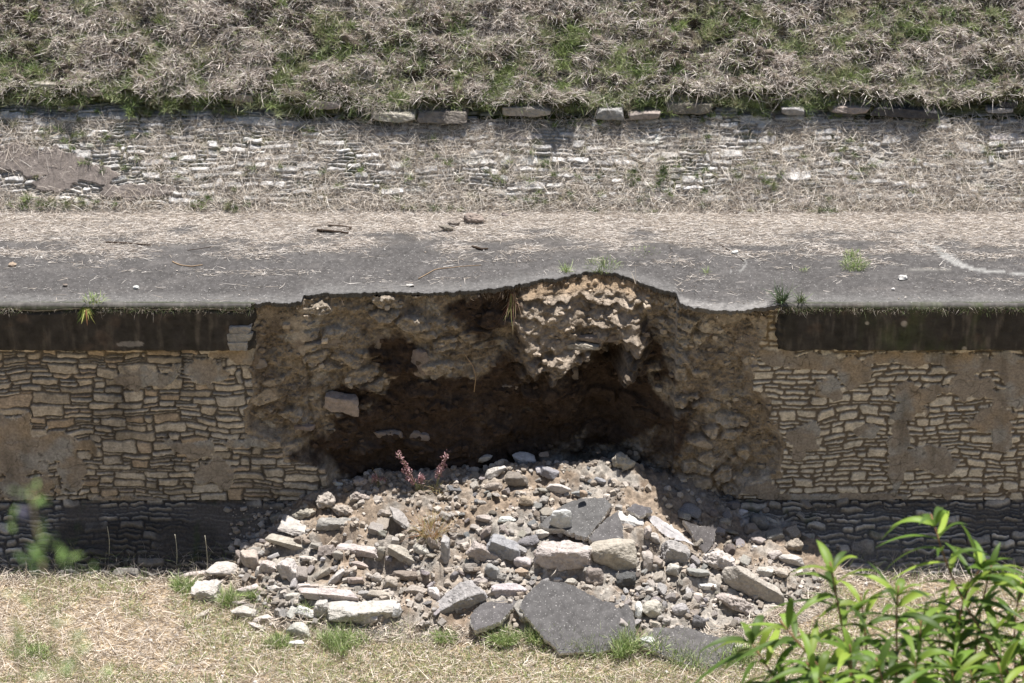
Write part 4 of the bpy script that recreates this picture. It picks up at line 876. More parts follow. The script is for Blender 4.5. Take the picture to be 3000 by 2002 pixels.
# ------------------------------------------------------------------ blades
def blades(name, P, D, L, W, C, bend=.25, seed=0, parent=None, mat=None, **tg):
    rg = np.random.RandomState(seed); n = len(P); D = D/np.linalg.norm(D, axis=1)[:, None]
    S = np.cross(D, rg.normal(size=(n, 3))); S /= np.linalg.norm(S, axis=1)[:, None]
    B = rg.normal(size=(n, 3))*bend; B[:, 2] -= bend*.5
    L = L[:, None]; W = W[:, None]
    p0 = P; p1 = P+D*L*.38+B*L*.14; p2 = P+D*L*.72+B*L*.5; p3 = P+D*L+B*L
    V = np.stack([p0-S*W*.5, p0+S*W*.5, p1-S*W*.5, p1+S*W*.5, p2-S*W*.36, p2+S*W*.36, p3], 1).reshape(-1, 3)
    i = np.arange(n)[:, None]*7; Q = np.concatenate([i+np.array([0, 1, 3, 2]), i+np.array([2, 3, 5, 4])]); T = i+np.array([4, 5, 6])
    o = mk(name, V, [Q, T], mat or M_BLADE, parent, np.repeat(C, 7, 0), False)
    tag(o, **tg); return o
def gsample(G, n, rg, wfun=None):
    ny, nx = G.shape[:2]; out = []; a = np.linalg.norm(np.cross(G[1:, :-1]-G[:-1, :-1], G[:-1, 1:]-G[:-1, :-1]), axis=-1)
    wgt = a if wfun is None else a*wfun(G[:-1, :-1]); wgt = wgt.ravel()/wgt.sum(); f = rg.choice(len(wgt), n, p=wgt); r, c = f//(nx-1), f % (nx-1); u = rg.rand(n, 1); v = rg.rand(n, 1)
    return (G[r, c]*(1-u)*(1-v)+G[r, c+1]*u*(1-v)+G[r+1, c]*(1-u)*v+G[r+1, c+1]*u*v)
DRY = np.array([(.52, .44, .35), (.62, .54, .45), (.42, .35, .275), (.50, .44, .375), (.68, .61, .52), (.32, .26, .205)])
SLP = np.array([1.5, 1.53, 1.58])*np.array([(.38, .33, .285), (.47, .415, .36), (.29, .245, .21), (.22, .185, .16), (.55, .50, .44), (.35, .315, .29)])
GRN = np.array([(.15, .20, .07), (.21, .27, .10), (.11, .16, .055), (.27, .31, .16), (.32, .32, .20)])
def cpick(T, n, rg, v=.18): return T[rg.randint(0, len(T), n)]*(1+rg.uniform(-v, v, (n, 1)))
rg = np.random.RandomState(21)
view = lambda G: ((G[..., 0] > -8.8) & (G[..., 0] < 8.8)).astype(float)
YTOP = on_plane(1175, -30, np.array([0, YL, ZL_]), N2)[1]
# hillside: dead tangle
n = 190000; P = gsample(HILL, n, rg, lambda G: view(G)*(G[..., 1] < YTOP+.5)*(.16+sstep(-.3, .3, fbm(xyz(G[..., 0], G[..., 1]*1.4), 1.3, 4, 170))))
D = rg.normal(size=(n, 3)); D[:, 2] = np.abs(D[:, 2])*.55-.25; D += N2*.7+np.array([0, -.35, -.25])
blades('dry_grass', P-N2*.01, D, .05+.17*rg.rand(n)**1.8, .004+.004*rg.rand(n), cpick(SLP, n, rg, .28), .35, 1, kind='stuff', label='matted dead grass covering the hillside')
# green tufts on the hillside
def tufts(C, per, rad, rg, up):
    n = len(C)*per; idx = np.repeat(np.arange(len(C)), per); a = rg.normal(size=(n, 3)); a = a/np.linalg.norm(a, axis=1)[:, None]*rg.rand(n, 1)**.5*rad[idx][:, None]; return C[idx]+a*np.array([1, .8, .35]), idx, a
TP = []
def hill_at(px, py):
    q = on_plane(px, py, np.array([0, YL, ZL_])+N2*.12, N2); return q
for (px, py, sx, sy, k) in [(250, 30, 70, 25, 8), (300, 75, 90, 30, 9), (400, 150, 90, 45, 22), (320, 190, 120, 30, 20), (120, 100, 110, 50, 14), (60, 180, 90, 40, 16), (230, 215, 200, 12, 30), (640, 170, 80, 60, 20), (760, 100, 50, 60, 14), (820, 190, 90, 30, 22),
                            (940, 120, 120, 30, 14), (1040, 150, 70, 40, 12), (1130, 170, 90, 40, 14), (1090, 215, 200, 20, 26), (1330, 80, 90, 50, 18), (1420, 150, 80, 60, 20), (1500, 215, 60, 20, 8), (1660, 40, 90, 40, 16), (1760, 110, 110, 60, 22), (1860, 190, 150, 35, 30),
                            (2060, 200, 160, 30, 26), (2100, 60, 120, 50, 16), (2270, 110, 80, 70, 18), (1960, 80, 100, 50, 14), (1175, 130, 1200, 110, 110), (1175, 235, 1180, 12, 90), (690, 40, 300, 30, 12)]:
    for _ in range(int(k*2.0)): TP.append(hill_at(px+rg.normal()*sx*.6, py+rg.normal()*sy*.6))
TP = np.array(TP); P, idx, a = tufts(TP, 80, .05+.08*rg.rand(len(TP)), rg, N2); n = len(P)
D = a*6+N2*.8+rg.normal(size=(n, 3))*.35; D[:, 2] += .25; tc = cpick(GRN*np.array([1.45, 1.35, 1.55]), len(TP), rg, .25)[idx]*(1+rg.uniform(-.25, .25, (n, 1)))
blades('green_grass', P, D, .07+.12*rg.rand(n), .0045+.004*rg.rand(n), tc, .35, 2, kind='stuff', label='green grass tufts growing through the dead grass of the hillside')
n = 24000; P = gsample(HILL, n, rg, lambda G: view(G)*(G[..., 1] < YTOP+.5)*sstep(-.35, .35, fbm(xyz(G[..., 0], G[..., 1]*1.4), 1.8, 4, 171)))
D = rg.normal(size=(n, 3))*.6+N2*.8; blades('green_grass', P, D, .05+.11*rg.rand(n), .004+.003*rg.rand(n), cpick(GRN*np.array([1.4, 1.3, 1.5]), n, rg, .3), .35, 22, kind='stuff', label='sparse green blades mixed through the hillside grass')
# moss & weeds hanging along the ledge
n = 16000; x = rg.uniform(-8.6, 8.6, n); Og = np.array([0, YL, ZL_]); k = sstep(-.35, .2, fbm(xyz(x, 0), .9, 3, 172)) > rg.rand(n); x = x[k]; n = len(x)
P = Og+np.stack([x, 0*x, 0*x], -1)+(ledge_wave(x)+rg.rand(n)*.2)[:, None]*D2+(.12+.10*rg.rand(n))[:, None]*N2
D = rg.normal(size=(n, 3))*.5+np.array([0, -.9, .1]); mixm = (rg.rand(n, 1) < .5); C = np.where(mixm, cpick(GRN, n, rg), cpick(SLP, n, rg))
blades('hanging_grass', P, D, .06+.16*rg.rand(n)**1.5, .0045+.003*rg.rand(n), C, .5, 3, kind='stuff', label='grass fringe hanging over the ledge of the stone bank')
# stone bank straw
xs = rg.uniform
n = 62000; x = rg.uniform(-8.6, 8.6, n); s = S_LEDGE*rg.rand(n)**1.15; dn = .15+ fbm(xyz(x, s*1.3), 1.0, 4, 173)+.35*sstep(.5, 0, s)+.3*np.exp(-((x-6.6)/.7)**2); pq = np.hypot((x+6.9)/1.25, (s-.62)/.36) < 1+.3*fbm(xyz(x, s), 3, 3, 9); k = (rg.rand(n) < sstep(-.35, .45, dn)) & (~pq | (rg.rand(n) < .12)); x = x[k]; s = s[k]; n = len(x)
P = O1+np.stack([x, 0*x, 0*x], -1)+s[:, None]*D1+(.03+.07*rg.rand(n))[:, None]*N1
D = rg.normal(size=(n, 3)); D -= (D@N1)[:, None]*N1*.75; D += N1*.12
blades('straw', P, D, .06+.22*rg.rand(n)**1.5, .0035+.003*rg.rand(n), cpick(DRY*np.array([1.1, 1.14, 1.2]), n, rg), .25, 4, kind='stuff', label='loose straw lying over the stepped stone bank')
TP = []
for (px, py, sx, sy, k) in [(130, 470, 90, 8, 10), (60, 462, 60, 8, 6), (540, 480, 30, 5, 3), (210, 378, 25, 8, 3), (440, 470, 250, 5, 8), (200, 300, 200, 40, 14), (330, 260, 40, 8, 4), (700, 300, 20, 8, 3), (900, 270, 150, 6, 14), (600, 258, 600, 6, 30), (1700, 268, 600, 8, 26), (1530, 400, 14, 14, 4), (1300, 460, 80, 14, 6), (1900, 487, 40, 5, 5),
                            (1340, 285, 60, 8, 6), (1750, 420, 250, 60, 16), (1950, 350, 150, 50, 10), (2270, 350, 40, 20, 3), (1175, 400, 1100, 60, 60), (960, 480, 100, 5, 5), (1450, 490, 60, 4, 4)]:
    for _ in range(int(k*1.3)): TP.append(on_plane(px+rg.normal()*sx*.6, py+rg.normal()*sy*.6, O1+N1*.05, N1))
TP = np.array(TP); P, idx, a = tufts(TP, 45, .03+.05*rg.rand(len(TP)), rg, N1); n = len(P); D = a*6+N1*.7+rg.normal(size=(n, 3))*.35; D[:, 2] += .3
blades('weed_tufts', P, D, .04+.08*rg.rand(n), .0045+.003*rg.rand(n), cpick(GRN, len(TP), rg, .25)[idx]*(1+rg.uniform(-.2, .2, (n, 1))), .3, 5, kind='stuff', label='small green weeds in the joints of the stone bank')
# terrace straw: thick at the back, thinning toward the edge
n = 170000; x = rg.uniform(-8.2, 8.2, n); v = rg.rand(n); Yf = np.interp(x, EX, EY); y = Y_BACK-(Y_BACK-Yf)*v; dn = fbm(xyz(x*.7, y*2.2), 1.3, 5, 175)
dens = np.where(v < .12, 1.0, sstep(-.08, .3, dn+.40*np.exp(-((v-.1)/.25)**2)-.12*sstep(.45, .8, v)))*np.interp(v, [0, .1, .4, .6, .8, 1], [1, .95, .8, .5, .13, .03]); k = rg.rand(n) < dens; x, y, v = x[k], y[k], v[k]; n = len(x)
P = np.stack([x, y, ZT+.012+.02*rg.rand(n)*(v < .15)+.006*rg.rand(n)], -1); D = rg.normal(size=(n, 3))*np.array([1.3, .55, .04])
blades('straw', P, D, .04+.17*rg.rand(n)**1.8, .0032+.003*rg.rand(n), cpick(DRY*np.array([1.0, 1.04, 1.12]), n, rg), .12, 6, kind='stuff', label='pale straw blown over the back of the concrete terrace')
# cornice lip weeds/roots
n = 3600; x = np.concatenate([rg.uniform(-8.2, X_FL, n//2), rg.uniform(X_FR, 8.2, n//2)]); k = rg.rand(n) < .15+.85*sstep(-.1, .3, fbm(xyz(x, 0), 1.6, 3, 176)); x = x[k]; n = len(x)
P = np.stack([x, np.full(n, -.205), ZT-.03-.09*rg.rand(n)], -1); D = rg.normal(size=(n, 3))*.5+np.array([0, -.5, -.3]); C = np.where(rg.rand(n, 1) < .45, cpick(GRN*.45, n, rg), cpick(DRY*.45, n, rg))
blades('lip_weeds', P, D, .02+.07*rg.rand(n)**2, .004+.002*rg.rand(n), C, .4, 7, kind='stuff', label='moss and short weeds along the lip of the cornice')
n = 5200; x = rg.uniform(X_FL, X_FR, n); k = rg.rand(n) < .12+.88*sstep(-.4, .3, x)*sstep(2.7, 2.2, x); x = x[k]; n = len(x)
P = np.stack([x, edgeY(x)+.01+.03*rg.rand(n), ZT-.02-.08*rg.rand(n)], -1); D = rg.normal(size=(n, 3))*.35+np.array([0, -.35, -1.])
blades('root_fringe', P, D, .02+.11*rg.rand(n)**2, .003+.003*rg.rand(n), cpick(np.array([(.09, .065, .045), (.16, .12, .085), (.30, .24, .18), (.06, .045, .035)]), n, rg), .4, 27, kind='stuff', label='fine roots hanging from the broken edge of the terrace')
# ground straw and grass
n = 85000; x = rg.uniform(-8.2, 8.2, n); y = -1.0-rg.rand(n)*4.4; z, m = pile_z(x, y); k = (m < .5) | (rg.rand(n) < .02); k &= (y < -1.12+.25*rg.rand(n)); x, y = x[k], y[k]; n = len(x)
P = np.stack([x, y, surf(x, y)+.004+.03*rg.rand(n)], -1); D = rg.normal(size=(n, 3))*np.array([1, .8, .22])+np.array([0, 0, .12])
blades('straw', P, D, .06+.24*rg.rand(n)**1.6, .006+.005*rg.rand(n), cpick(DRY*.98, n, rg, .3), .22, 8, kind='stuff', label='mown straw covering the ground before the wall')
n = 75000; x = rg.uniform(-8.2, 8.2, n); y = -1.1-rg.rand(n)*4.2; z, m = pile_z(x, y); dn = fbm(xyz(x, y), 1.2, 4, 178)+.55*sstep(.9, .2, np.abs(y-toe(x)+.35))*(np.abs(x) < 5)+.2*sstep(-2.6, -4, y)+.25*(x > 4.6)
k = (m < .5) & (rg.rand(n) < sstep(.02, .34, dn)); x, y = x[k], y[k]; n = len(x)
P = np.stack([x, y, surf(x, y)], -1); D = rg.normal(size=(n, 3))*.45+np.array([0, 0, 1])
blades('green_grass', P, D, .06+.13*rg.rand(n)**1.4, .005+.003*rg.rand(n), cpick(GRN*np.array([1.5, 1.4, 1.4]), n, rg, .3), .4, 9, kind='stuff', label='short green grass sprouting through the straw')
n = 5200; x = rg.uniform(-8.2, 8.2, n); y = -1.15+.5*rg.rand(n); z, m = pile_z(x, y); k = (m < .3); x, y = x[k], y[k]; n = len(x)
P = np.stack([x, y, surf(x, y)], -1); D = rg.normal(size=(n, 3))*.7+np.array([0, -.1, .7]); C = np.where(rg.rand(n, 1) < .35, cpick(GRN*.7, n, rg), cpick(SLP*.55, n, rg))
blades('shaded_weeds', P, D, .08+.28*rg.rand(n)**2, .004+.002*rg.rand(n), C, .4, 10, kind='stuff', label='tangled weeds along the foot of the wall')

# ------------------------------------------------------------------ individual tufts (things)
def tuft(name, p, n, rad, L, C, label, cat='grass tuft', spread=.6, seed=1, wd=.006, lean=(0, 0, 0), bend=.35):
    rg = np.random.RandomState(seed); a = rg.normal(size=(n, 3))*np.array([1, 1, 0]); a = a/np.maximum(1e-6, np.linalg.norm(a, axis=1))[:, None]*(rg.rand(n, 1)**.6)
    if rad >= .2 and n > 400:
        sub = rg.normal(size=(9, 3))*np.array([1.0, .6, 0]); sz = .3+.4*rg.rand(9); k = rg.randint(0, 9, n); a = a*sz[k][:, None]; a2 = a+sub[k]*.55; P = a2*rad
    else: P = a*rad
    D = a*spread+np.array([0, 0, 1])+rg.normal(size=(n, 3))*.2+np.array(lean)
    o = blades(name, P, D, L*(.45+.55*rg.rand(n)), wd*(.7+.6*rg.rand(n)), cpick(np.array(C), n, rg, .2), bend, seed, label=label, cat=cat); o.location = p; return o
G1 = GRN*1.5
tuft('grass_tuft', onZ(1960, 612, ZT), 330, .20, .14, G1, 'green grass tuft growing on the open terrace right of the notch', seed=31, spread=.5)
tuft('grass_tuft', onZ(1958, 587, ZT), 160, .14, .10, G1, 'smaller green tuft just behind the terrace tuft', seed=30, spread=.5)
tuft('grass_tuft', onZ(1300, 627, ZT)+np.array([0, .05, 0]), 80, .07, .16, G1, 'thin green tuft on the left rim of the notch', seed=32)
tuft('grass_tuft', onZ(1385, 615, ZT)+np.array([0, .05, 0]), 260, .28, .10, GRN*1.2, 'low grass fringe on the top rim of the notch', seed=33)
tuft('grass_tuft', onZ(1622, 628, ZT), 22, .03, .14, G1, 'few upright blades growing from the terrace near the curved crack', seed=34)
tuft('grass_tuft', onZ(1480, 580, ZT), 60, .22, .05, GRN*1.3, 'flat faint green patch on the terrace behind the notch', seed=35, spread=1.4)
tuft('grass_tuft', onZ(1845, 622, ZT), 30, .06, .07, G1, 'sparse green sprig on the terrace left of the round tuft', seed=36)
tuft('dry_stalk', onZ(1459, 650, ZT)+np.array([0, .0, -.02]), 3, .01, .22, DRY*1.2, 'single pale dry stalk standing on the right rim of the notch', 'stalk', .1, 37, .012)
tuft('weed', onZ(1790, 690, ZT)+np.array([0, -.05, 0]), 110, .07, .30, np.array([(.05, .09, .04), (.09, .13, .06), (.2, .22, .16)]), 'dark leafy weed at the inner end of the right cornice', 'weed', .5, 38, .012)
tuft('weed', onZ(1838, 690, ZT)+np.array([0, -.05, 0]), 60, .06, .18, np.array([(.09, .12, .05), (.16, .2, .1)]), 'thin weed just right of the dark one on the cornice', 'weed', .6, 39, .008)
tuft('weed', onY(215, 690, -.22), 120, .16, .10, GRN*1.2, 'green weed growing out of the crack in the left cornice', 'weed', 1.0, 40, .009)
p = onY(197, 708, -.24); tuft('hanging_weed', p, 60, .06, .20, np.array([(.18, .22, .05), (.26, .26, .08), (.24, .12, .06), (.12, .18, .04), (.12, .18, .04)]), 'yellow-green and red weed hanging down the left cornice', 'weed', .7, 41, .016, (0, -.3, -2.2), .2)
p = onY(1175, 690, .5)
tuft('hanging_roots', onY(1178, 672, .55), 60, .06, .5, np.array([(.35, .25, .17), (.30, .16, .13), (.25, .25, .1)]), 'reddish roots and twigs hanging at the left side of the standing earth mass', 'roots', .3, 42, .008, (0, -.2, -2.2), .35)
BRZ = np.array([(.42, .29, .15), (.48, .36, .20), (.30, .30, .12), (.38, .22, .13)])
tuft('bronze_grass', at(990, 1228), 420, .16, .36, BRZ, 'bronze grass tuft with thin blades in the middle of the heap', 'grass tuft', .7, 43, .005)
tuft('bronze_grass', at(1015, 1130), 90, .10, .16, BRZ*.9, 'low brown stubble behind the bronze tuft', 'grass tuft', .8, 44, .005)
def pink_grass(base, tips, label, seed):
    e = tag(empty('pink_seed_grass', tuple(base)), label, 'grass'); rg = np.random.RandomState(seed)
    for tx, ty in tips:
        tip = onY(tx, ty, base[1]+.03)-base; n = 9; ts = np.linspace(0, 1, n)[:, None]; C = tip[None]*ts+np.array([0, 0, .12])*(ts*(1-ts))*2
        tube('stalk', C, np.full(n, .004), (.25, .27, .12), e)
        m = 150; t = .42+.58*rg.rand(m); P = tip[None]*t[:, None]+np.array([0, 0, .12])*(t*(1-t)*2)[:, None]+rg.normal(size=(m, 3))*.018
        blades('seed_head', P, rg.normal(size=(m, 3))+tip/np.linalg.norm(tip), .02+.03*rg.rand(m), .010+.006*rg.rand(m), cpick(np.array([(.42, .25, .26), (.55, .38, .38), (.33, .18, .19)]), m, rg), .2, seed, parent=e)
    n = 70; P = rg.normal(size=(n, 3))*.03; D = rg.normal(size=(n, 3))*.4+np.array([0, 0, 1]); blades('leaf_blades', P, D, .1+.2*rg.rand(n), np.full(n, .005), cpick(np.array([(.2, .22, .1), (.35, .28, .17)]), n, rg), .35, seed+1, parent=e)
def tube(name, C, Rr, col, parent=None, k=6, mat=None):
    C = np.asarray(C, float); n = len(C); T = np.gradient(C, axis=0); T /= np.linalg.norm(T, axis=1)[:, None]; up = np.array([.3, .2, 1.]) if abs(T[0, 2]) < .9 else np.array([1., .2, .1])
    A = np.cross(T, up); A /= np.linalg.norm(A, axis=1)[:, None]; B = np.cross(T, A); th = np.arange(k)/k*2*math.pi
    V = C[:, None]+np.reshape(Rr, (-1, 1, 1))*(A[:, None]*np.cos(th)[None, :, None]+B[:, None]*np.sin(th)[None, :, None]); i = np.arange(k); i2 = (i+1) % k
    F = np.concatenate([np.stack([r*k+i, r*k+i2, (r+1)*k+i2, (r+1)*k+i], -1) for r in range(n-1)])
    W = np.concatenate([V.reshape(-1, 3), C[:1], C[-1:]]); Tt = np.concatenate([np.stack([np.full(k, n*k), i2, i], -1), np.stack([np.full(k, n*k+1), (n-1)*k+i, (n-1)*k+i2], -1)])
    o = mk(name, W, [F, Tt], mat or M_BARK, parent, None, True); o.color = tuple(col)+(1,); return o
pink_grass(at(962, 1130), [(912, 1040), (925, 1080), (935, 1100), (968, 1095)], 'pink-headed grass clump leaning left at the back of the heap', 51)
pink_grass(at(1000, 1128), [(1026, 1042), (1010, 1075)], 'pink-headed grass clump with two spikes, right of the leaning clump', 52)
pink_grass(at(872, 1115), [(858, 1098), (880, 1105)], 'low pink seed head lying by the crumbly clod', 53)
for i, (x, y, n, r, L, lab) in enumerate([
    (790, 1480, 420, .34, .20, 'bright green tuft in front of the thick pale block'), (640, 1478, 200, .20, .13, 'green tuft at the lower left of the heap'), (525, 1385, 260, .12, .22, 'tall green tuft between the left pale rocks'),
    (580, 1370, 110, .10, .12, 'small green tuft right of the tall left one'), (425, 1350, 300, .26, .14, 'broad green tuft at the left end of the heap'), (1155, 1470, 420, .22, .16, 'leafy green tuft left of the biggest charcoal slab'),
    (1240, 1468, 360, .26, .19, 'green tuft at the lower left corner of the biggest slab'), (1430, 1484, 620, .40, .22, 'green tuft under the right corner of the biggest slab'), (1575, 1512, 460, .36, .17, 'grass along the front of the lower right slab'),
    (1690, 1512, 420, .28, .19, 'green tuft at the right end of the lower right slab'), (1020, 1465, 160, .2, .12, 'thin green tuft between pale block and biggest slab'), (700, 1400, 60, .07, .12, 'tiny tuft by the crushed white stone'),
    (1335, 1486, 420, .36, .18, 'low green fringe before the biggest slab'), (80, 1500, 160, .3, .14, 'green tuft in the straw at the far lower left'), (1285, 1445, 60, .05, .16, 'wispy tuft on the lower left corner of the biggest slab')]):
    tuft('grass_tuft', at(x, y), int(n*2.6), r*.8, L*1.15, GRN*1.5, lab, seed=60+i, wd=.009, spread=.7)
for i, (x, y, h) in enumerate([(475, 1330, .75), (405, 1300, .55), (250, 1275, .5)]):
    b = at(x, y); C = np.array([b+np.array([.02*math.sin(t*3), 0, h*t]) for t in np.linspace(0, 1, 8)]); o = tube('dry_stalk', C-b, np.full(8, .005), (.45, .42, .33)); o.location = b
    tag(o, ['tall thin dry stalk standing left of the heap before the footing', 'shorter dry stalk left of the tall one before the footing', 'dry stalk before the dark part of the left footing'][i], 'stalk')
# ------------------------------------------------------------------ sticks and litter on the terrace
def stick(pts, r, col, label, name='stick', z=ZT, cat='stick'):
    C = np.array([onZ(a, b, z+r) for a, b in pts]); t = np.linspace(0, 1, len(C)); tt = np.linspace(0, 1, 14); Q = np.stack([np.interp(tt, t, C[:, k]) for k in range(3)], -1)
    Q = Q+fbm(Q, 3, 3, 200)[:, None]*np.array([.01, .03, 0]); b = Q[0].copy(); o = tube(name, Q-b, r*(1-.4*tt)*(1+.25*fbm(Q, 9, 2, 3)), col); o.location = b; tag(o, label, cat); return o
BK = (.05, .035, .025); TN = (.28, .2, .13)
stick([(243, 557), (290, 558), (345, 563)], .016, BK, 'long dark stick lying on the left part of the terrace')
stick([(728, 528), (760, 531), (800, 535)], .024, BK, 'thicker dark stick, front one of the pair on the terrace')
stick([(752, 517), (780, 519), (806, 523), (800, 528)], .018, BK, 'thinner dark stick, rear one of the pair on the terrace')
stick([(960, 640), (1000, 618), (1050, 612), (1105, 608)], .007, TN, 'long thin curved twig near the terrace edge')
stick([(396, 600), (415, 609), (440, 611), (465, 608)], .011, TN, 'curled tan bark strip on the terrace')
stick([(1625, 547), (1650, 560), (1690, 585), (1708, 600)], .008, BK, 'dark curved twig leading to the pale stone on the terrace')
stick([(430, 575), (460, 571), (492, 566)], .006, BK, 'very thin dark twig on the left terrace')
stick([(668, 455), (690, 464), (702, 472)], .022, BK, 'dark stick leaning at the foot of the stone bank', z=ZT+.05)
stick([(1083, 566), (1105, 572), (1120, 571)], .022, BK, 'short dark bark piece in the middle of the terrace')
def terr_rock(px, py, s, h, col, label, kind='rock', cat='stone', z=ZT):
    V, F = rock_verts(8, s, s*.7, h, int(px+py), kind, .6); o = mk('rock' if cat == 'stone' else 'clod', V, [F], M_ROCK, None, None, False); setcol(o, col); p = onZ(px, py, z+h*.4); o.location = p; tag(o, label, cat)
terr_rock(1687, 580, .11, .06, 'white', 'pale stone at the curved crack on the terrace')
terr_rock(2072, 637, .15, .07, 'white', 'white stone on the right part of the terrace')
terr_rock(2050, 664, .05, .04, 'white', 'tiny white chip near the right terrace edge')
terr_rock(28, 608, .13, .05, 'ochre', 'orange-brown fragment at the far left of the terrace')
terr_rock(313, 660, .09, .05, 'white', 'whitish crumb near the left terrace edge')
terr_rock(150, 655, .07, .05, 'brown', 'brown crumb near the left terrace edge')
terr_rock(940, 655, .12, .03, 'pale', 'pale flake near the broken terrace edge')
for px, py, s, lab in [(1085, 502, .30, 'largest brown clod at the back of the terrace'), (1042, 512, .18, 'dark clod left of the largest one on the terrace'), (1028, 525, .18, 'front clod of the group at the back of the terrace'), (1160, 495, .13, 'small dark clod right of the largest one on the terrace'), (1110, 500, .12, 'small brown clod touching the largest one on the terrace')]:
    terr_rock(px, py, s, s*.5, 'brown', lab, 'clod', 'clod')

# ------------------------------------------------------------------ ledge stones and bright blocks in the bank
def bank_stone(name, x0, y0, x1, y1, col, O, N, tilt, out=.08, dep=.3, ang=0, lab=None):
    q = on_plane((x0+x1)/2, (y0+y1)/2, O+N*out, N); w_ = (x1-x0)*K/199*1.03; h_ = (y1-y0)*K/199*1.02
    V, F = rock_verts(14, w_, dep, h_, int(x0*3+y0), 'block', .45); o = mk(name, V, [F], M_ROCK, UW, None, False); setcol(o, col, .06)
    o.rotation_euler = (math.radians(-tilt), math.radians(ang), 0); o.location = Vector(q)-UW.location+Vector((0, dep*.32, 0))
    if lab: o['label'] = lab
OL = O1+D1*(S_LEDGE-.02)
for x0, y0, x1, y1, a in [(512, 214, 580, 236, 0), (845, 258, 965, 282, 1), (962, 256, 1078, 284, 1), (1150, 246, 1266, 270, 0), (1370, 250, 1432, 276, 0), (1440, 258, 1522, 276, -3), (1526, 236, 1634, 266, 1), (1790, 248, 1850, 266, 0), (1900, 246, 2000, 264, 1),
                          (2000, 250, 2165, 272, 3), (2110, 208, 2158, 230, 0), (2290, 234, 2338, 256, -3), (180, 204, 242, 224, 2), (78, 190, 180, 218, 2), (700, 232, 790, 252, 3), (2262, 250, 2330, 262, 0)]:
    bank_stone('ledge_stone', x0, y0, x1, y1, RG.choice(['ltan', 'dgrey', 'grey', 'tan', 'brown']), OL, N1, 6, .17, .36, a)
for x0, y0, x1, y1, a in [(535, 271, 622, 291, 1), (632, 281, 700, 298, 2), (1035, 359, 1135, 382, 0), (1146, 358, 1240, 388, 1), (1430, 311, 1520, 338, -4), (1155, 312, 1250, 326, 0), (1175, 420, 1256, 441, 1), (1460, 444, 1541, 468, 2), (1130, 440, 1212, 461, 2), (1886, 436, 1957, 459, 1),
                          (1815, 452, 1860, 471, 0), (1388, 362, 1440, 383, 3), (1795, 388, 1842, 402, 0), (1900, 392, 1942, 406, 0), (2270, 309, 2342, 330, 1), (380, 388, 452, 402, 3), (610, 336, 680, 349, -2), (0, 258, 20, 275, 0), (1696, 268, 1776, 290, 2), (130, 246, 190, 258, 0), (190, 303, 240, 316, 0),
                          (1960, 437, 2010, 452, 0), (850, 337, 890, 350, 2), (680, 380, 720, 392, 0), (640, 402, 720, 414, 2), (930, 436, 990, 446, 0), (1185, 460, 1230, 470, 0), (330, 370, 400, 384, 1)]:
    bank_stone('facing_block', x0, y0, x1, y1, 'white' if RG.random() < .75 else 'pale', O1, N1, 42, .0, .13, a)
# displaced stones of the wall, exposed around the hollow
def wall_stone(x0, y0, x1, y1, Y, col, ang=0, kind='block', tilt=0, dep=.3, name='core_stone'):
    q = onY((x0+x1)/2, (y0+y1)/2, Y); w_ = (x1-x0)*K/199; h_ = (y1-y0)*K/199/.9; V, F = rock_verts(14, w_, dep, h_, int(x0+y0), kind, .6)
    o = mk(name, V, [F], M_ROCK, WALL, None, False); setcol(o, col, .08); o.rotation_euler = (math.radians(tilt), math.radians(ang), 0); o.location = Vector(q)+Vector((0, dep*.3, 0))
def wy(px, py):
    q = onY(px, py, 0)
    d = ray(px, py)
    for Y in np.arange(-.1, 2.2, .03):
        t = (Y-CAM[1])/d[1]; p = CAM+d*t; i = int((p[2]-Z_PB)/.0125); j = int((p[0]+10.5)/.0125)
        if 0 <= i < WP.shape[0] and 0 <= j < WP.shape[1] and WP[i, j, 1] <= Y: return Y
    return .8
for a in [(525, 746, 577, 765, 'grey'), (520, 764, 578, 785, 'grey'), (521, 784, 572, 806, 'grey')]: wall_stone(*a[:4], -.20, a[4], name='cornice_stone', dep=.2)
for x0, y0, x1, y1, c, a in [(612, 793, 668, 806, 'ltan', -4), (695, 785, 742, 795, 'ltan', -2), (742, 908, 822, 950, 'grey', 12), (595, 962, 648, 990, 'pale', 3), (672, 975, 725, 990, 'grey', 0), (740, 980, 770, 1000, 'ltan', 0), (575, 822, 612, 845, 'ltan', 5), (600, 855, 640, 868, 'tan', 0),
                             (948, 800, 995, 870, 'grey', -10), (850, 750, 880, 830, 'tan', 10), (720, 770, 800, 800, 'grey', 3), (1140, 880, 1190, 905, 'tan', 0), (940, 990, 990, 1015, 'tan', 5), (1590, 760, 1680, 790, 'tan', 4), (1640, 805, 1700, 830, 'tan', -3), (1690, 765, 1735, 790, 'grey', 5),
                             (1290, 790, 1380, 806, 'pale', 2), (1330, 770, 1440, 785, 'ltan', -4), (1275, 840, 1330, 880, 'ltan', 5), (640, 880, 700, 896, 'tan', 2), (1075, 830, 1115, 850, 'tan', 0), (1560, 870, 1600, 905, 'brown', 5), (860, 990, 930, 1010, 'brown', 0)]:
    wall_stone(x0, y0, x1, y1, wy((x0+x1)/2, (y0+y1)/2)+(-.14 if x0 == 742 else -.03 if c in ('grey', 'pale') else .02), ('tan' if (x0, y0) in ((595, 962), (742, 908), (1290, 790)) else 'brown'), a, 'block' if x0 == 742 else 'rock', 5, .2 if x0 == 742 else .12)
# thin hanging root in the hollow
Yr = .45; C = np.array([onY(a, b, Yr) for a, b in [(1040, 795), (1065, 812), (1085, 840), (1092, 865), (1088, 900)]]); o = tube('hanging_root', C-C[0], np.full(5, .006), (.35, .25, .16)); o.location = C[0]; tag(o, 'thin pale root dangling in the left half of the hollow', 'root')

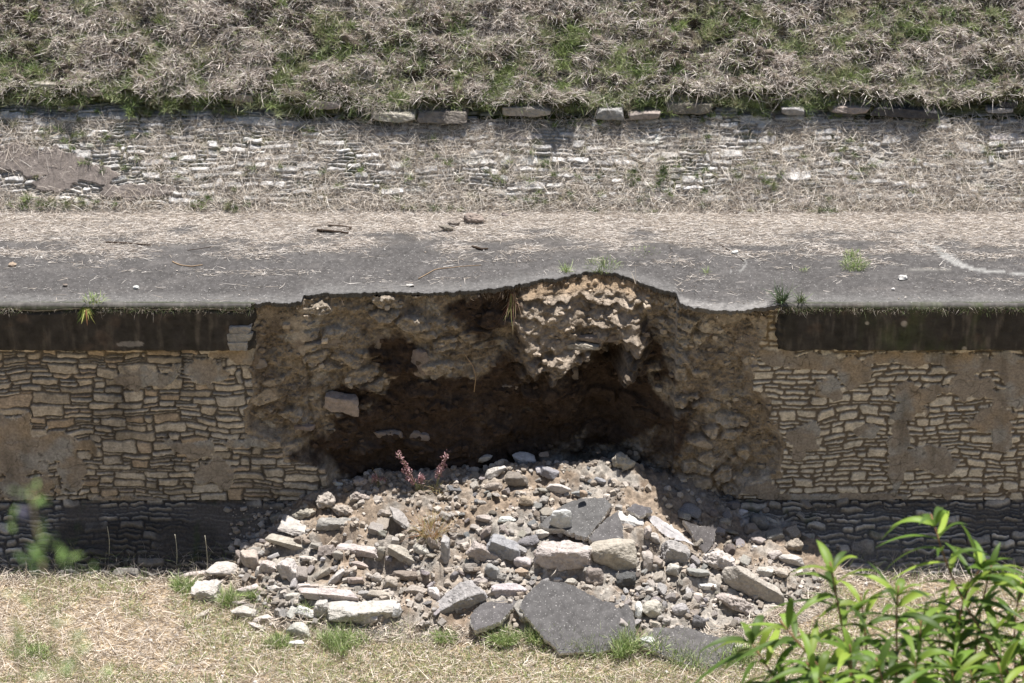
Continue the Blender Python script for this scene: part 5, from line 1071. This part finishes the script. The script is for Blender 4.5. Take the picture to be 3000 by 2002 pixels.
# ------------------------------------------------------------------ near bank and foreground plants
BK0 = CAM[2]-2.0
def bank_z(y): return BK0-(y-CAM[1])*math.tan(math.radians(34.6))
def build_bank():
    xs = np.arange(-14, 14.1, .5); ys = np.concatenate([np.arange(CAM[1]-4, CAM[1], .5), np.arange(CAM[1], -7.5, .5)]); X, Y = np.meshgrid(xs, ys); Z = np.where(Y < CAM[1], BK0, bank_z(Y))+fbm(xyz(X, Y), .6, 3, 210)*.12-.12
    tag(mk_grid('near_hill', np.stack([X, Y, Z], -1), M_SOIL, None, const(X.shape, (.20, .17, .10))), kind='structure', label='grassy slope below the viewpoint')
build_bank()
def leaf_mesh(pos, dirs, L, W, C, droop, seed, roll=None):
    """lance leaves with a folded midrib, n x (7 sections)"""
    rg = np.random.RandomState(seed); n = len(pos); k = 9; t = np.linspace(0, 1, k); D = dirs/np.linalg.norm(dirs, axis=1)[:, None]; up = np.array([0, 0, 1.])
    S = np.cross(D, up+rg.normal(size=(n, 3))*.25); S /= np.linalg.norm(S, axis=1)[:, None]; Nn = np.cross(S, D)
    cen = pos[:, None]+D[:, None]*(L[:, None]*t)[..., None]+up*(-(droop*L)[:, None]*t**2)[..., None]
    wv = np.sin(np.pi*t**.75)**.9*(1-.15*t); wv[-1] = 0; wv[0] = .08; hw = (W[:, None]*wv)[..., None]*.5
    l = cen-S[:, None]*hw+Nn[:, None]*hw*.45; r = cen+S[:, None]*hw+Nn[:, None]*hw*.45
    V = np.stack([l, cen, r], 2).reshape(-1, 3); base = np.arange(n)[:, None, None]*k*3+np.arange(k-1)[None, :, None]*3
    Q = np.concatenate([(base+np.array([0, 1, 4, 3])).reshape(-1, 4), (base+np.array([1, 2, 5, 4])).reshape(-1, 4)]); return V, Q, np.repeat(C, k*3, 0)
LG = np.array([1.2, 1.1, .75])*np.array([(.10, .18, .035), (.14, .23, .05), (.08, .15, .03), (.19, .28, .06), (.06, .11, .03)])
def shrub(name, base, stems, dist, label, Lr=(.10, .17), seed=1, leafw=.020, LGc=LG, dens=1.0):
    e = tag(empty(name, tuple(base)), label, 'shrub'); rg = np.random.RandomState(seed)
    for pts, r0 in stems:
        Q = np.array([on_dist(a, b, dist+dd) for a, b, dd in pts]); Q = np.concatenate([[base+(Q[0]-base)*0], Q]) if True else Q
        # smooth the polyline
        t = np.concatenate([[0], np.cumsum(np.linalg.norm(np.diff(Q, axis=0), axis=1))]); T = t[-1]; tt = np.linspace(0, T, 90); C = np.stack([np.interp(tt, t, Q[:, k]) for k in range(3)], -1)
        for _ in range(4): C[1:-1] = (C[:-2]+C[1:-1]*2+C[2:])/4
        tube('stem', C-base, np.linspace(r0, .0022, 90), (.22, .13, .07), e, 7)
        top = tt > T-.62*dens; start = T-1.15; pos = []; dr = []; L = []; s = start; ph = rg.uniform(0, 6.28)
        while s < T:
            i = np.searchsorted(tt, s); i = min(max(i, 1), 88); tg = C[i+1]-C[i-1]; tg /= np.linalg.norm(tg); a = np.cross(tg, [0, 1, .2]); a /= np.linalg.norm(a); b = np.cross(tg, a)
            near = (T-s)
            out = math.cos(ph)*a+math.sin(ph)*b; f = .35+1.1*min(1, near/.12); pos.append(C[i]); dr.append(out*f+tg*.75); L.append(rg.uniform(*Lr)*(.55+.45*min(1, near/.06))*(1 if near < .45 else .8)); ph += 2.4+rg.normal()*.2; s += .010 if near < .10 else .018*(1 if near < .4 else 1.3)
        pos = np.array(pos); dr = np.array(dr); L = np.array(L); n = len(pos); Cc = cpick(LGc, n, rg, .35)
        V, F, cc = leaf_mesh(pos-base, dr, L, np.full(n, leafw)*(.8+.4*rg.rand(n)), Cc, .30+.55*rg.rand(n), seed)
        mk('leaves', V, [F], M_LEAF, e, cc, True)
def bpt(px, dist):
    q = on_dist(px, 1640, dist); return np.array([q[0], q[1], bank_z(q[1])-.1])
shrub('leafy_shrub', bpt(1990, 7.0), [([(1965, 1640, .1), (1945, 1500, .1), (1925, 1400, .05), (1905, 1290, 0)], .007), ([(1960, 1640, 0), (1890, 1540, 0), (1830, 1475, -.05), (1790, 1425, -.05)], .006), ([(2000, 1640, .1), (1990, 1520, .15), (1985, 1440, .15), (1975, 1370, .1)], .006),
    ([(1960, 1640, -.1), (1900, 1590, -.15), (1850, 1520, -.2)], .006), ([(1900, 1660, .1), (1880, 1600, .1), (1870, 1540, .1)], .005), ([(1900, 1660, 0), (1800, 1590, 0), (1740, 1500, 0), (1712, 1455, 0)], .005), ([(1880, 1660, 0), (1820, 1610, 0), (1780, 1560, 0)], .005), ([(1980, 1660, .1), (1960, 1600, 0), (1950, 1480, -.1)], .006), ([(2100, 1660, 0), (2100, 1600, 0), (2100, 1500, 0)], .006), ([(2080, 1640, 0), (2110, 1500, .1), (2115, 1410, .1)], .006), ([(2050, 1640, .1), (2060, 1520, .1), (2055, 1430, .05), (2062, 1345, 0)], .006), ([(2050, 1650, -.2), (2030, 1580, -.2), (2010, 1510, -.25)], .006)], 7.0, 'bright green lance-leaved shrub, lower left one of the foreground pair', (.13, .20), 5)
shrub('leafy_shrub', bpt(2300, 7.4), [([(2370, 1640, 0), (2300, 1520, 0), (2225, 1410, 0), (2185, 1330, 0), (2160, 1260, -.05), (2136, 1180, -.05)], .009), ([(2250, 1640, .2), (2235, 1520, .2), (2250, 1400, .1), (2275, 1300, 0)], .006), ([(2330, 1640, .2), (2330, 1540, .15), (2325, 1440, .1), (2345, 1330, .1)], .006),
    ([(2150, 1640, .3), (2150, 1540, .25), (2160, 1470, .2), (2150, 1400, .15)], .006), ([(2200, 1650, -.2), (2190, 1580, -.2), (2180, 1510, -.2)], .006), ([(2400, 1640, .1), (2400, 1520, .1), (2370, 1440, 0)], .006), ([(2200, 1640, .1), (2190, 1500, .1), (2200, 1420, .1)], .006), ([(2260, 1640, 0), (2230, 1560, 0), (2215, 1500, 0)], .006), ([(2360, 1650, 0), (2350, 1560, 0), (2340, 1480, 0)], .006), ([(2200, 1400, 0), (2225, 1340, 0), (2262, 1285, 0)], .005), ([(2320, 1660, -.3), (2310, 1600, -.3), (2290, 1520, -.3)], .006)], 7.4, 'taller lance-leaved shrub with a brown main stem at the lower right corner', (.13, .20), 9)
def sprig(dist, items, base, label, seed, col):
    e = tag(empty('twiggy_shrub', tuple(base)), label, 'shrub'); rg = np.random.RandomState(seed)
    for pts, blobs_ in items:
        Q = np.array([base]+[on_dist(a, b, dist) for a, b in pts]); t = np.linspace(0, 1, len(Q)); tt = np.linspace(0, 1, 24); C = np.stack([np.interp(tt, t, Q[:, k]) for k in range(3)], -1); tube('stem', C-base, np.linspace(.0013, .0006, 24), (.25, .2, .12), e, 5)
        for (bx, by, br, k) in blobs_:
            k = max(2, int(k*.28)); q = on_dist(bx, by, dist); s = dist/FPX*K; P = q+rg.normal(size=(k, 3))*br*s*.5; D = rg.normal(size=(k, 3))+np.array([0, -.2, .6]); L = .0055+.006*rg.rand(k)
            V, F, cc = leaf_mesh(P-base, D, L, L*.28, cpick(np.array(col), k, rg), .2*np.ones(k), seed); mk('leaves', V, [F], M_LEAF, e, cc, True)
bq = on_dist(60, 1650, 1.7); bq = np.array([bq[0], bq[1], bank_z(bq[1])-.1])
TW = [(.22, .34, .10), (.28, .40, .14), (.16, .26, .09)]
sprig(1.7, [([(150, 1650), (110, 1400), (95, 1280), (70, 1130)], [(62, 1125, 24, 26), (80, 1160, 18, 14), (95, 1225, 26, 24), (110, 1275, 30, 40), (75, 1290, 26, 22), (45, 1215, 16, 8), (150, 1268, 18, 16), (200, 1305, 20, 14)]),
            ([(60, 1650), (40, 1500), (30, 1370)], [(20, 1370, 22, 14), (40, 1440, 26, 18), (20, 1500, 24, 14)]), ([(190, 1650), (180, 1560), (170, 1450)], [(165, 1460, 30, 22), (180, 1530, 34, 34), (120, 1540, 26, 18), (230, 1550, 24, 14)])],
      bq, 'out-of-focus twiggy shrub with feathery leaves at the left edge', 3, TW)
q = on_dist(53, 1178, 1.7); V, F = rock_verts(8, .005, .005, .008, 4, 'rock', .2)
twig = [o for o in bpy.data.objects if o.name.startswith('twiggy_shrub')][0]
o = mk('flower_bud', V, [F], M_ROCK, twig, None, True); o.color = (.14, .13, .17, 1); o.location = Vector(q)-twig.location
